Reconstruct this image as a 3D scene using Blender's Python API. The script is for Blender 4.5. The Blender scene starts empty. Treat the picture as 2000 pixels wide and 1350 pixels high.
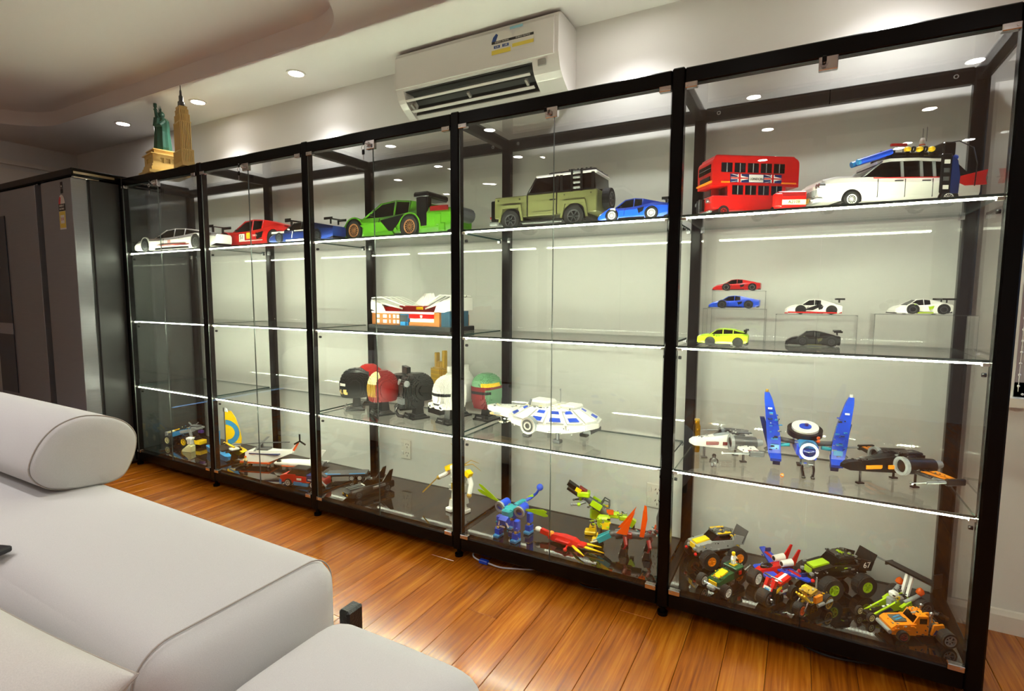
import bpy, bmesh, math, random
from mathutils import Vector, Matrix, Euler
random.seed(7)
SC = bpy.context.scene
COL = SC.collection
PI = math.pi
R = math.radians

# ------------------------------------------------------------------ camera, world, exposure
cam_d = bpy.data.cameras.new('camera')
cam_d.sensor_fit = 'HORIZONTAL'; cam_d.sensor_width = 36.0
cam_d.lens = 1030.03 / 2000 * 36
cam_d.clip_start = 0.02
cam = bpy.data.objects.new('camera', cam_d); COL.objects.link(cam)
cam.location = (4.01085, -1.88658, 1.17531)
cam.rotation_euler = (1.4782, -0.0044, 0.5004)
SC.camera = cam

w = bpy.data.worlds.new('dusk'); SC.world = w; w.use_nodes = True
bg = w.node_tree.nodes['Background']
bg.inputs[0].default_value = (0.16, 0.30, 0.55, 1); bg.inputs[1].default_value = 2.2

vs = SC.view_settings
vs.view_transform = 'Standard'; vs.look = 'None'; vs.gamma = 1.0; vs.use_curve_mapping = False
vs.exposure = 1.1
cy = SC.cycles
cy.use_denoising = True
cy.transparent_max_bounces = 36
cy.max_bounces = 6; cy.diffuse_bounces = 4; cy.glossy_bounces = 3
cy.caustics_reflective = False; cy.caustics_refractive = False
cy.sample_clamp_indirect = 6.0

# ------------------------------------------------------------------ materials
def lin(c):
    return c / 12.92 if c <= 0.04045 else ((c + 0.055) / 1.055) ** 2.4
def hexc(h):
    h = h.lstrip('#')
    return tuple(lin(int(h[i:i + 2], 16) / 255) for i in (0, 2, 4)) + (1,)
MATS = {}
def mat(name, color='#808080', rough=0.4, metal=0.0, emit=None, estr=0.0, coat=0.0, spec=0.5):
    if name in MATS: return MATS[name]
    m = bpy.data.materials.new(name); m.use_nodes = True
    b = m.node_tree.nodes['Principled BSDF']
    b.inputs['Base Color'].default_value = hexc(color) if isinstance(color, str) else color
    b.inputs['Roughness'].default_value = rough
    b.inputs['Metallic'].default_value = metal
    b.inputs['Specular IOR Level'].default_value = spec
    b.inputs['Coat Weight'].default_value = coat
    if emit:
        b.inputs['Emission Color'].default_value = hexc(emit); b.inputs['Emission Strength'].default_value = estr
    MATS[name] = m
    return m
def noise_bump(m, scale=200, strength=0.1, dist=0.002, color_amt=0.0, stretch=(1, 1, 1)):
    nt = m.node_tree; b = nt.nodes['Principled BSDF']
    tc = nt.nodes.new('ShaderNodeTexCoord'); mp = nt.nodes.new('ShaderNodeMapping'); mp.inputs['Scale'].default_value = stretch
    n = nt.nodes.new('ShaderNodeTexNoise'); n.inputs['Scale'].default_value = scale; n.inputs['Detail'].default_value = 4
    nt.links.new(tc.outputs['Object'], mp.inputs[0]); nt.links.new(mp.outputs[0], n.inputs['Vector'])
    bp = nt.nodes.new('ShaderNodeBump'); bp.inputs['Strength'].default_value = strength; bp.inputs['Distance'].default_value = dist
    nt.links.new(n.outputs['Fac'], bp.inputs['Height']); nt.links.new(bp.outputs[0], b.inputs['Normal'])
    if color_amt:
        c = b.inputs['Base Color'].default_value[:]
        r = nt.nodes.new('ShaderNodeValToRGB')
        r.color_ramp.elements[0].position = 0.3; r.color_ramp.elements[1].position = 0.7
        r.color_ramp.elements[0].color = tuple(x * (1 - color_amt) for x in c[:3]) + (1,)
        r.color_ramp.elements[1].color = tuple(min(1, x * (1 + color_amt)) for x in c[:3]) + (1,)
        nt.links.new(n.outputs['Fac'], r.inputs[0]); nt.links.new(r.outputs[0], b.inputs['Base Color'])
    return m
def glass(name, tint, refl=1.0, ior=1.5, rough=0.0):
    m = bpy.data.materials.new(name); m.use_nodes = True; nt = m.node_tree; nt.nodes.clear()
    o = nt.nodes.new('ShaderNodeOutputMaterial'); mx = nt.nodes.new('ShaderNodeMixShader')
    t = nt.nodes.new('ShaderNodeBsdfTransparent'); t.inputs[0].default_value = tint
    g = nt.nodes.new('ShaderNodeBsdfGlossy'); g.inputs['Roughness'].default_value = rough
    g.inputs[0].default_value = (refl, refl, refl, 1)
    # Schlick reflectance of a thin pane, the same from both sides
    lw = nt.nodes.new('ShaderNodeLayerWeight'); lw.inputs[0].default_value = 0.5
    pw = nt.nodes.new('ShaderNodeMath'); pw.operation = 'POWER'; pw.inputs[1].default_value = 5.0
    f = nt.nodes.new('ShaderNodeMath'); f.operation = 'MULTIPLY_ADD'; f.inputs[1].default_value = 0.96; f.inputs[2].default_value = 0.04
    nt.links.new(lw.outputs['Facing'], pw.inputs[0]); nt.links.new(pw.outputs[0], f.inputs[0])
    nt.links.new(f.outputs[0], mx.inputs[0]); nt.links.new(t.outputs[0], mx.inputs[1]); nt.links.new(g.outputs[0], mx.inputs[2])
    nt.links.new(mx.outputs[0], o.inputs[0]); MATS[name] = m
    return m
glass('glass', (0.975, 0.985, 0.978, 1))
glass('acrylic', (0.96, 0.965, 0.965, 1))
glass('acrylic_edge', (0.90, 0.92, 0.92, 1), rough=0.25)
glass('clear_toy', (0.62, 0.66, 0.70, 1))
glass('clear_yellow', (0.9, 0.62, 0.05, 1))
glass('clear_smoke', (0.06, 0.06, 0.07, 1))
mat('glass_edge', '#27433f', 0.15)
mat('door_edge', '#5c625e', 0.2)
mat('black_frame', '#070606', 0.26, spec=0.16)
mat('black_board', '#0c0d0c', 0.03, spec=0.9, coat=0.5)
MATS['black_board'].node_tree.nodes['Principled BSDF'].inputs['Coat Roughness'].default_value = 0.02
mat('chrome', '#c9c6c4', 0.18, 1.0)
mat('led', '#ffffff', 0.5, emit='#f2f7da', estr=15)
mat('led_case', '#d8d6cc', 0.4)
noise_bump(mat('wall_paint', '#d8d5d1', 0.75), 90, 0.05, 0.001)
noise_bump(mat('ceiling_paint', '#d8d5d1', 0.85), 60, 0.04, 0.001)
mat('trim_white', '#dcd6cd', 0.35)
mat('ac_white', '#dcd8d4', 0.22, coat=0.3)
mat('ac_grey', '#9a9791', 0.4)
mat('dark_slot', '#17130f', 0.6)
mat('lamp_lens', '#ffffff', 0.5, emit='#fffaf4', estr=40)
noise_bump(mat('steel', '#8e8f94', 0.32, 0.6), 6, 0.04, 0.002, 0.05, (1, 1, 60))
mat('fridge_side', '#3f4040', 0.42, 0.3)
mat('steel_edge', '#a9a49c', 0.25, 0.9)
mat('gasket', '#14110f', 0.6)
mat('navy_panel', '#1d2836', 0.2)
mat('pale_strip', '#8f9097', 0.35)
noise_bump(mat('sofa_fabric', '#c3c0be', 0.92, spec=0.2), 700, 0.35, 0.0012, 0.06)
noise_bump(mat('pillow_fabric', '#c8c3bc', 0.95, spec=0.15), 500, 0.4, 0.0015, 0.05)
mat('seam', '#a89f96', 0.95, spec=0.1)
noise_bump(mat('black_leather', '#0d0b0a', 0.4), 160, 0.6, 0.004)
# every colour of toy plastic
for n, c in dict(white='#e6e4de', black='#090909', red='#c4100c', dred='#7c1416', blue='#1246c8', dblue='#14275e', azure='#2b88c4', teal='#1a93a0',
                 green='#4f901a', lime='#a5c614', dgreen='#0f4a2a', sand='#6b9a74', olive='#6f7148', yellow='#f0c414', orange='#f08a10', dorange='#d4551a',
                 tan='#d2b46c', cream='#e8dfa8', gold='#a8842c', pgold='#c9a13c', grey='#8d9090', dgrey='#4a4c4e', brown='#5d3a20', nougat='#b6733a', skin='#f2d03a',
                 copper='#9a6a44', purple='#4a2a72', statue='#244a3a', pink='#c98a8a').items():
    mat(n, c, 0.28, 0.75 if n in ('pgold',) else 0.0)
def tinted(name, color, clear=0.3):
    m = mat(name, color, 0.15); nt = m.node_tree; b = nt.nodes['Principled BSDF']; o = nt.nodes['Material Output']
    tr = nt.nodes.new('ShaderNodeBsdfTransparent'); tr.inputs[0].default_value = hexc(color); tl = nt.nodes.new('ShaderNodeBsdfTranslucent'); tl.inputs[0].default_value = hexc(color)
    m1 = nt.nodes.new('ShaderNodeMixShader'); m1.inputs[0].default_value = 0.4; m2 = nt.nodes.new('ShaderNodeMixShader'); m2.inputs[0].default_value = clear
    nt.links.new(b.outputs[0], m1.inputs[1]); nt.links.new(tl.outputs[0], m1.inputs[2]); nt.links.new(m1.outputs[0], m2.inputs[1]); nt.links.new(tr.outputs[0], m2.inputs[2]); nt.links.new(m2.outputs[0], o.inputs[0])
tinted('clear_lime', '#c2e02c'); tinted('clear_orange', '#ff7418')
mat('steelblue', '#2f5a72', 0.3)
mat('tyre', '#0c0c0c', 0.75)
mat('chrome_toy', '#b8bbbd', 0.2, 0.9)

# ------------------------------------------------------------------ mesh builder
class MB:
    def __init__(s, m='grey'):
        s.v = []; s.f = []; s.fm = []; s.sm = []; s.names = []; s.set(m); s.T = None
    def set(s, m):
        if m not in s.names: s.names.append(m)
        s.cur = s.names.index(m); return s
    def _add(s, vs, fs, smooth=False):
        o = len(s.v)
        if s.T is not None: vs = [tuple(s.T @ Vector(p)) for p in vs]
        s.v += [tuple(p) for p in vs]
        for f in fs:
            s.f.append(tuple(i + o for i in f)); s.fm.append(s.cur); s.sm.append(smooth)
        return s
    def xf(s, loc=(0, 0, 0), rot=(0, 0, 0), scale=(1, 1, 1)):
        s.T = Matrix.LocRotScale(Vector(loc), Euler(rot), Vector(scale)); return s
    def noxf(s): s.T = None; return s
    def box(s, c, d, rot=None, taper=1.0, tx=None):
        """box centred c, full size d; top scaled by taper (x,y)"""
        tx = (taper, taper) if tx is None else tx
        a, b, h = d[0] / 2, d[1] / 2, d[2] / 2
        P = [(-a, -b, -h), (a, -b, -h), (a, b, -h), (-a, b, -h), (-a * tx[0], -b * tx[1], h), (a * tx[0], -b * tx[1], h), (a * tx[0], b * tx[1], h), (-a * tx[0], b * tx[1], h)]
        if rot is not None:
            E_ = Euler(rot).to_matrix(); P = [tuple(E_ @ Vector(p)) for p in P]
        P = [(p[0] + c[0], p[1] + c[1], p[2] + c[2]) for p in P]
        return s._add(P, [(0, 3, 2, 1), (4, 5, 6, 7), (0, 1, 5, 4), (1, 2, 6, 5), (2, 3, 7, 6), (3, 0, 4, 7)])
    def bx(s, x0, x1, y0, y1, z0, z1):
        return s.box(((x0 + x1) / 2, (y0 + y1) / 2, (z0 + z1) / 2), (abs(x1 - x0), abs(y1 - y0), abs(z1 - z0)))
    def rbox(s, x0, x1, y0, y1, z0, z1, r=0.005):
        """box with the twelve edges chamfered"""
        xs = (x0, x0 + r, x1 - r, x1); ys = (y0, y0 + r, y1 - r, y1); zs = (z0, z0 + r, z1 - r, z1)
        V = []; idx = {}
        def vid(p):
            if p not in idx: idx[p] = len(V); V.append(p)
            return idx[p]
        X0, X1, X2, X3 = xs; Y0, Y1, Y2, Y3 = ys; Z0, Z1, Z2, Z3 = zs
        F = []
        def q(*ps): F.append(tuple(vid(p) for p in ps))
        q((X1, Y1, Z0), (X1, Y2, Z0), (X2, Y2, Z0), (X2, Y1, Z0)); q((X1, Y1, Z3), (X2, Y1, Z3), (X2, Y2, Z3), (X1, Y2, Z3))
        q((X1, Y0, Z1), (X2, Y0, Z1), (X2, Y0, Z2), (X1, Y0, Z2)); q((X1, Y3, Z1), (X1, Y3, Z2), (X2, Y3, Z2), (X2, Y3, Z1))
        q((X0, Y1, Z1), (X0, Y1, Z2), (X0, Y2, Z2), (X0, Y2, Z1)); q((X3, Y1, Z1), (X3, Y2, Z1), (X3, Y2, Z2), (X3, Y1, Z2))
        for (ya, yb) in ((Y0, Y1), (Y3, Y2)):
            for (za, zb) in ((Z0, Z1), (Z3, Z2)): q((X1, ya, zb), (X2, ya, zb), (X2, yb, za), (X1, yb, za))
        for (xa, xb) in ((X0, X1), (X3, X2)):
            for (za, zb) in ((Z0, Z1), (Z3, Z2)): q((xa, Y1, zb), (xa, Y2, zb), (xb, Y2, za), (xb, Y1, za))
        for (xa, xb) in ((X0, X1), (X3, X2)):
            for (ya, yb) in ((Y0, Y1), (Y3, Y2)): q((xa, yb, Z1), (xa, yb, Z2), (xb, ya, Z2), (xb, ya, Z1))
        for (xa, xb) in ((X0, X1), (X3, X2)):
            for (ya, yb) in ((Y0, Y1), (Y3, Y2)):
                for (za, zb) in ((Z0, Z1), (Z3, Z2)): q((xa, yb, zb), (xb, ya, zb), (xb, yb, za))
        return s._add(V, F)
    def cyl(s, p0, p1, r, r2=None, n=12, caps=True):
        p0, p1 = Vector(p0), Vector(p1); r2 = r if r2 is None else r2
        d = (p1 - p0).normalized(); a = d.orthogonal().normalized(); b = d.cross(a)
        V = []
        for p, q in ((p0, r), (p1, r2)):
            for i in range(n):
                t = 2 * PI * i / n; V.append(tuple(p + (a * math.cos(t) + b * math.sin(t)) * q))
        s._add(V, [(i, (i + 1) % n, n + (i + 1) % n, n + i) for i in range(n)], True)
        if caps: s._add(V, [tuple(range(n - 1, -1, -1)), tuple(range(n, 2 * n))])
        return s
    def ring(s, p0, p1, ro, ri, n=16):
        p0, p1 = Vector(p0), Vector(p1); d = (p1 - p0).normalized(); a = d.orthogonal().normalized(); b = d.cross(a); V = []
        for p, q in ((p0, ro), (p1, ro), (p1, ri), (p0, ri)):
            for i in range(n):
                t = 2 * PI * i / n; V.append(tuple(p + (a * math.cos(t) + b * math.sin(t)) * q))
        F = []
        for k in range(4):
            for i in range(n):
                j = (i + 1) % n; k2 = (k + 1) % 4; F.append((k * n + i, k * n + j, k2 * n + j, k2 * n + i))
        return s._add(V, F)
    def lathe(s, prof, o=(0, 0, 0), n=16, ax='z', squash=1.0):
        V = []; F = []
        for (r, z) in prof:
            for i in range(n):
                t = 2 * PI * i / n; x, y = r * math.cos(t), r * math.sin(t) * squash
                p = {'z': (x, y, z), 'y': (x, z, y), 'x': (z, x, y)}[ax]
                V.append((p[0] + o[0], p[1] + o[1], p[2] + o[2]))
        for k in range(len(prof) - 1):
            for i in range(n):
                j = (i + 1) % n; F.append((k * n + i, k * n + j, (k + 1) * n + j, (k + 1) * n + i))
        s._add(V, F, True)
        return s._add([V[i] for i in range(n)] + V[-n:], [tuple(range(n - 1, -1, -1)), tuple(range(n, 2 * n))])
    def prism(s, prof, a, b, ax='y'):
        """extrude a 2-d outline: ax y: (x,z); ax x: (y,z); ax z: (x,y)"""
        n = len(prof)
        def P(p, t): return {'y': (p[0], t, p[1]), 'x': (t, p[0], p[1]), 'z': (p[0], p[1], t)}[ax]
        V = [P(p, a) for p in prof] + [P(p, b) for p in prof]
        return s._add(V, [tuple(range(n)), tuple(range(2 * n - 1, n - 1, -1))] + [(i, n + i, n + (i + 1) % n, (i + 1) % n) for i in range(n)])
    def loft(s, rings, smooth=False, caps=True, closed=True):
        n = len(rings[0]); V = [p for r_ in rings for p in r_]; F = []
        for k in range(len(rings) - 1):
            for i in range(n if closed else n - 1):
                j = (i + 1) % n; F.append((k * n + i, k * n + j, (k + 1) * n + j, (k + 1) * n + i))
        s._add(V, F, smooth)
        if caps: s._add(list(rings[0]) + list(rings[-1]), [tuple(range(n - 1, -1, -1)), tuple(range(n, 2 * n))])
        return s
    def tube(s, pts, r, n=6, r2=None):
        pts = [Vector(p) for p in pts]; rings = []; m = len(pts)
        for i, p in enumerate(pts):
            d = (pts[min(i + 1, m - 1)] - pts[max(i - 1, 0)]).normalized()
            a = d.cross(Vector((0.13, 0.21, 0.97))).normalized(); b = d.cross(a)
            q = r if r2 is None else r + (r2 - r) * i / (m - 1)
            rings.append([tuple(p + (a * math.cos(2 * PI * k / n) + b * math.sin(2 * PI * k / n)) * q) for k in range(n)])
        return s.loft(rings, True)
    def ball(s, c, r, n=10, sc=(1, 1, 1)):
        rings = []
        for k in range(1, n):
            t = PI * k / n
            rings.append([(c[0] + r * sc[0] * math.sin(t) * math.cos(2 * PI * i / n), c[1] + r * sc[1] * math.sin(t) * math.sin(2 * PI * i / n), c[2] - r * sc[2] * math.cos(t)) for i in range(n)])
        return s.loft(rings, True)
    def studs(s, x0, x1, y0, y1, z, nx, ny, r=0.0045, h=0.003):
        for i in range(nx):
            for j in range(ny):
                x = x0 + (x1 - x0) * (i + .5) / nx; y = y0 + (y1 - y0) * (j + .5) / ny
                s.cyl((x, y, z), (x, y, z + h), r, n=6)
        return s
    def vox(s, lo, n, step, fn):
        """stacked-plate solid: fn(x,y,z) -> colour name or None at each cell; only outer faces are kept"""
        G = {}
        for i in range(n[0]):
            for j in range(n[1]):
                for k in range(n[2]):
                    m = fn(lo[0] + (i + .5) * step[0], lo[1] + (j + .5) * step[1], lo[2] + (k + .5) * step[2])
                    if m: G[i, j, k] = m
        D = ((1, 0, 0), (-1, 0, 0), (0, 1, 0), (0, -1, 0), (0, 0, 1), (0, 0, -1))
        Q = {(1, 0, 0): ((1, 0, 0), (1, 1, 0), (1, 1, 1), (1, 0, 1)), (-1, 0, 0): ((0, 1, 0), (0, 0, 0), (0, 0, 1), (0, 1, 1)), (0, 1, 0): ((1, 1, 0), (0, 1, 0), (0, 1, 1), (1, 1, 1)),
             (0, -1, 0): ((0, 0, 0), (1, 0, 0), (1, 0, 1), (0, 0, 1)), (0, 0, 1): ((0, 0, 1), (1, 0, 1), (1, 1, 1), (0, 1, 1)), (0, 0, -1): ((0, 1, 0), (1, 1, 0), (1, 0, 0), (0, 0, 0))}
        for (i, j, k), m in G.items():
            s.set(m)
            for d in D:
                if (i + d[0], j + d[1], k + d[2]) not in G:
                    s._add([(lo[0] + (i + q[0]) * step[0], lo[1] + (j + q[1]) * step[1], lo[2] + (k + q[2]) * step[2]) for q in Q[d]], [(0, 1, 2, 3)])
        return s
    def build(s, name, parent=None, kind=None):
        me = bpy.data.meshes.new(name)
        me.from_pydata(s.v, [], s.f)
        for n in s.names: me.materials.append(MATS[n])
        me.polygons.foreach_set('material_index', s.fm)
        me.polygons.foreach_set('use_smooth', s.sm)
        bm = bmesh.new(); bm.from_mesh(me); bmesh.ops.remove_doubles(bm, verts=bm.verts, dist=1e-6) if len(s.v) < 4000 else None
        bmesh.ops.recalc_face_normals(bm, faces=bm.faces)
        for e in bm.edges:
            if len(e.link_faces) == 2 and e.calc_face_angle(0) > 0.7: e.smooth = False
        bm.to_mesh(me); bm.free(); me.update()
        o = bpy.data.objects.new(name, me); COL.objects.link(o)
        if parent is not None: o.parent = parent
        if kind: o['kind'] = kind
        return o
def tag(o, label, cat, group=None):
    o['label'] = label; o['category'] = cat
    if group: o['group'] = group
    return o
def thing(name, label, cat, loc=(0, 0, 0), rz=0.0, group=None, scale=1.0):
    o = bpy.data.objects.new(name, None); COL.objects.link(o); o.empty_display_size = 0.05
    o.location = loc; o.rotation_euler = (0, 0, rz); o.scale = (scale,) * 3
    return tag(o, label, cat, group)
def struct(o): o['kind'] = 'structure'; return o
def copyo(o, parent=None, loc=None):
    c = o.copy(); COL.objects.link(c)
    if parent is not None: c.parent = parent
    if loc is not None: c.location = loc
    return c
def text_mesh(txt, size, m, parent, name, loc, rot, thick=0.0004, align='CENTER', sx=1.0):
    cu = bpy.data.curves.new(name, 'FONT'); cu.body = txt; cu.size = size; cu.extrude = thick; cu.align_x = align; cu.align_y = 'CENTER'; cu.resolution_u = 2
    t = bpy.data.objects.new(name, cu); COL.objects.link(t)
    dg = bpy.context.evaluated_depsgraph_get(); me = bpy.data.meshes.new_from_object(t.evaluated_get(dg)); bpy.data.objects.remove(t)
    me.materials.clear(); me.materials.append(MATS[m]); me.name = name
    o = bpy.data.objects.new(name, me); COL.objects.link(o); o.parent = parent; o.location = loc; o.rotation_euler = rot; o.scale = (sx, 1, 1)
    return o

# ------------------------------------------------------------------ dimensions (metres)
XK = (0.0175, 0.889, 1.782, 2.699, 3.6125, 4.5)      # post centre lines of the cabinet run
HT, DEP = 1.94, 0.45                                 # cabinet height and depth
SH = (1.459, 1.005, 0.557)                           # top faces of the three glass shelves
BASE = 0.108                                         # top of the base board
WALL, CEIL, TRAY = 0.51, 2.42, 0.10
XL, XR, YF = -1.75, 6.4, -4.4                        # the other walls

# ------------------------------------------------------------------ light fittings in the ceiling
OFF = [0]
def downlight(x, y, label, power, group, in_view=False):
    # a lamp the picture itself does not hold carries _offscreen at the end of its names
    if in_view: nt, nl, nb = 'downlight', 'lens', 'lamp'
    else:
        OFF[0] += 1
        nt, nl, nb = 'downlight_offscreen', 'lens_%d_offscreen' % OFF[0], 'downlight_lamp_%d_offscreen' % OFF[0]
    t = thing(nt, label, 'downlight', (x, y, CEIL), 0, group)
    MB('trim_white').ring((0, 0, -0.006), (0, 0, 0.001), 0.052, 0.040, 24).build('trim_ring', t)
    MB('lamp_lens').cyl((0, 0, -0.003), (0, 0, 0.0), 0.040, n=24).build(nl, t)
    l = bpy.data.lights.new(nb, 'SPOT'); l.energy = power; l.color = (0.98, 0.965, 0.97); l.spot_size = R(118); l.spot_blend = 0.85; l.shadow_soft_size = 0.035
    o = bpy.data.objects.new(nb, l); COL.objects.link(o); o.parent = t; o.location = (0, 0, -0.012)
    return t
near = ('recessed downlight in the soffit above the refrigerators', 'recessed downlight in the soffit beside the tower model', 'recessed downlight in the soffit between tower model and air conditioner')
# the three in the picture, and the same row going on past the air conditioner (its pools of light show on the wall)
for i, x in enumerate((-0.39, 0.53, 1.46, 3.32, 4.25)):
    downlight(x, 0.24, near[i] if i < 3 else 'recessed downlight in the soffit along the cabinet wall, beyond the air conditioner', 17, 'downlights along the cabinet wall', i < 3)
# the ceiling lamps behind the photographer, each where its reflection in the cabinet glass puts it
for (x, y) in ((0.95, -1.58), (1.9, -1.6), (3.69, -1.81), (4.75, -1.8), (0.15, -2.6), (0.89, -2.32), (1.73, -2.37), (3.73, -2.55), (4.69, -2.57), (0.94, -3.25), (3.64, -3.5), (4.66, -3.6), (5.1, -3.56)):
    downlight(x, y, 'recessed downlight in the ceiling over the seating area', 14.5, 'downlights over the seating area')

# ------------------------------------------------------------------ the room shell
def wood_material():
    m = bpy.data.materials.new('laminate'); m.use_nodes = True; nt = m.node_tree; b = nt.nodes['Principled BSDF']; L = nt.links.new
    g = nt.nodes.new('ShaderNodeNewGeometry'); oi = nt.nodes.new('ShaderNodeObjectInfo')
    ad = nt.nodes.new('ShaderNodeVectorMath'); ad.operation = 'MULTIPLY_ADD'
    cmb = nt.nodes.new('ShaderNodeCombineXYZ'); mu = nt.nodes.new('ShaderNodeMath'); mu.operation = 'MULTIPLY'; mu.inputs[1].default_value = 37
    L(oi.outputs['Random'], mu.inputs[0]); L(mu.outputs[0], cmb.inputs[0]); L(mu.outputs[0], cmb.inputs[1])
    ad.inputs[1].default_value = (1, 0.045, 1); L(g.outputs['Position'], ad.inputs[0]); L(cmb.outputs[0], ad.inputs[2])
    n1 = nt.nodes.new('ShaderNodeTexNoise'); n1.inputs['Scale'].default_value = 95; n1.inputs['Detail'].default_value = 5; n1.inputs['Distortion'].default_value = 0.6
    n2 = nt.nodes.new('ShaderNodeTexNoise'); n2.inputs['Scale'].default_value = 14; n2.inputs['Detail'].default_value = 3
    L(ad.outputs[0], n1.inputs['Vector']); L(ad.outputs[0], n2.inputs['Vector'])
    mx = nt.nodes.new('ShaderNodeMath'); mx.operation = 'MULTIPLY_ADD'; mx.inputs[1].default_value = 0.55; L(n1.outputs['Fac'], mx.inputs[0])
    m2 = nt.nodes.new('ShaderNodeMath'); m2.operation = 'MULTIPLY'; m2.inputs[1].default_value = 0.45; L(n2.outputs['Fac'], m2.inputs[0]); L(m2.outputs[0], mx.inputs[2])
    r = nt.nodes.new('ShaderNodeValToRGB'); e = r.color_ramp.elements
    e[0].position = 0.30; e[0].color = hexc('#703206'); e[1].position = 0.70; e[1].color = hexc('#c67c20')
    k = e.new(0.5); k.color = hexc('#a4580d')
    L(mx.outputs[0], r.inputs[0])
    hs = nt.nodes.new('ShaderNodeHueSaturation'); v = nt.nodes.new('ShaderNodeMapRange'); v.inputs[3].default_value = 0.86; v.inputs[4].default_value = 1.12
    L(oi.outputs['Random'], v.inputs[0]); L(v.outputs[0], hs.inputs['Value']); L(r.outputs[0], hs.inputs['Color']); L(hs.outputs[0], b.inputs['Base Color'])
    b.inputs['Roughness'].default_value = 0.27; b.inputs['Coat Weight'].default_value = 0.25; b.inputs['Coat Roughness'].default_value = 0.12
    MATS['laminate'] = m
wood_material()
floor = struct(MB('gasket').bx(XL, XR, YF, WALL, -0.05, -0.012).build('floor'))
PW, PLEN = 0.126, 1.9
pl_mesh = None
nc = int((XR - XL) / PW)
for i in range(nc):
    off = ((i * 5) % 7) / 7 * PLEN
    y = WALL - off
    segs = [(max(YF, y), WALL)] if off > 0.05 else []
    while y > YF + 0.05:
        segs.append((max(YF, y - PLEN), y)); y -= PLEN
    for (a, b_) in segs:
        if b_ - a < 0.04: continue
        x0 = XL + i * PW + 0.048
        pl_mesh = MB('laminate').rbox(x0 + .0006, x0 + PW - .0006, a + .0006, b_ - .0006, -0.012, 0.0, 0.0012).build('plank', floor)

WX0, WX1, WZ0, WZ1 = 4.665, 5.95, 0.84, 2.05         # window opening
mb = MB('wall_paint')
mb.bx(XL - .15, WX0, WALL, WALL + .16, 0, CEIL + .2).bx(WX1, XR + .15, WALL, WALL + .16, 0, CEIL + .2).bx(WX0, WX1, WALL, WALL + .16, 0, WZ0).bx(WX0, WX1, WALL, WALL + .16, WZ1, CEIL + .2)
struct(mb.build('wall_back'))
struct(MB('wall_paint').bx(XL - .15, XL, YF, WALL, 0, CEIL + .2).build('wall_left'))
struct(MB('wall_paint').bx(XR, XR + .15, YF, WALL, 0, CEIL + .2).build('wall_right'))
struct(MB('wall_paint').bx(XL, XR, YF - .15, YF, 0, CEIL + .2).build('wall_front'))
mb = MB('trim_white').prism([(WALL, 0), (WALL - .018, 0), (WALL - .018, .062), (WALL - .010, .078), (WALL, .080)], XL, XR, 'x')
struct(mb.build('baseboard_back'))
# door head and pelmet on the left wall, above the refrigerators
mb = MB('trim_white').bx(XL, XL + .03, -1.6, .42, 2.235, 2.27).bx(XL, XL + .014, -1.6, .42, 2.05, 2.2)
struct(mb.build('trim_1'))

# ceiling: flat soffit round a raised tray with round corners
def rounded_rect(x0, x1, y0, y1, r, n=12):
    P = []
    for cx_, cy_, a0 in ((x1 - r, y1 - r, 0), (x0 + r, y1 - r, 90), (x0 + r, y0 + r, 180), (x1 - r, y0 + r, 270)):
        for k in range(n + 1):
            t = R(a0 + 90 * k / n); P.append((cx_ + r * math.cos(t), cy_ + r * math.sin(t)))
    return P
bm = bmesh.new()
outer = [bm.verts.new((x, y, CEIL)) for x, y in ((XL, YF), (XR, YF), (XR, WALL), (XL, WALL))]
rr = rounded_rect(-1.24, 2.24, -1.25, 0.03, 0.42)
inner = [bm.verts.new((x, y, CEIL)) for x, y in rr]
edges = [bm.edges.new((l[i], l[(i + 1) % len(l)])) for l in (outer, inner) for i in range(len(l))]
bmesh.ops.triangle_fill(bm, use_beauty=True, use_dissolve=False, edges=edges)
lipb = [bm.verts.new((x, y, CEIL + TRAY)) for x, y in rr]
n = len(rr)
for i in range(n): bm.faces.new((inner[i], inner[(i + 1) % n], lipb[(i + 1) % n], lipb[i])).smooth = True
bm.faces.new(lipb)
bmesh.ops.recalc_face_normals(bm, faces=bm.faces)
me = bpy.data.meshes.new('ceiling'); bm.to_mesh(me); bm.free(); me.materials.append(MATS['ceiling_paint'])
ceil = bpy.data.objects.new('ceiling', me); COL.objects.link(ceil); struct(ceil)
struct(MB('ceiling_paint').bx(XL - .15, XR + .15, YF - .15, WALL + .16, CEIL + .22, CEIL + .26).build('ceiling_slab'))

# window beside the cabinet
win = bpy.data.objects.new('window_1', None); COL.objects.link(win); struct(win); win.location = (0, 0, 0)
fr = MB('trim_white')
fy0, fy1 = WALL + .05, WALL + .10
fr.bx(WX0, WX0 + .045, fy0, fy1, WZ0, WZ1).bx(WX1 - .045, WX1, fy0, fy1, WZ0, WZ1).bx(WX0, WX1, fy0, fy1, WZ0, WZ0 + .045).bx(WX0, WX1, fy0, fy1, WZ1 - .045, WZ1).bx(5.28, 5.32, fy0, fy1, WZ0, WZ1)
fr.build('window_frame', win)
for a, b_ in ((WX0 + .045, 5.28), (5.32, WX1 - .045)):
    MB('glass').bx(a, b_, fy0 + .02, fy0 + .026, WZ0 + .045, WZ1 - .045).build('pane', win)
MB('trim_white').bx(WX0 - .05, WX1 + .05, WALL - .045, WALL + .05, WZ0 - .03, WZ0).build('window_sill', win)
ch = MB('white')
for k in range(60):
    t = k / 59
    ang = 2 * PI * t
    z = 0.86 + (2.0 - 0.86) * (abs(2 * t - 1)) ** 1.0
    x = 4.685 + (0.012 if t < .5 else -0.012)
    ch.ball((x, WALL - .012, z), 0.0042, 6)
ch.ball((4.685, WALL - .012, 0.852), .0042, 6)
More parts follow.
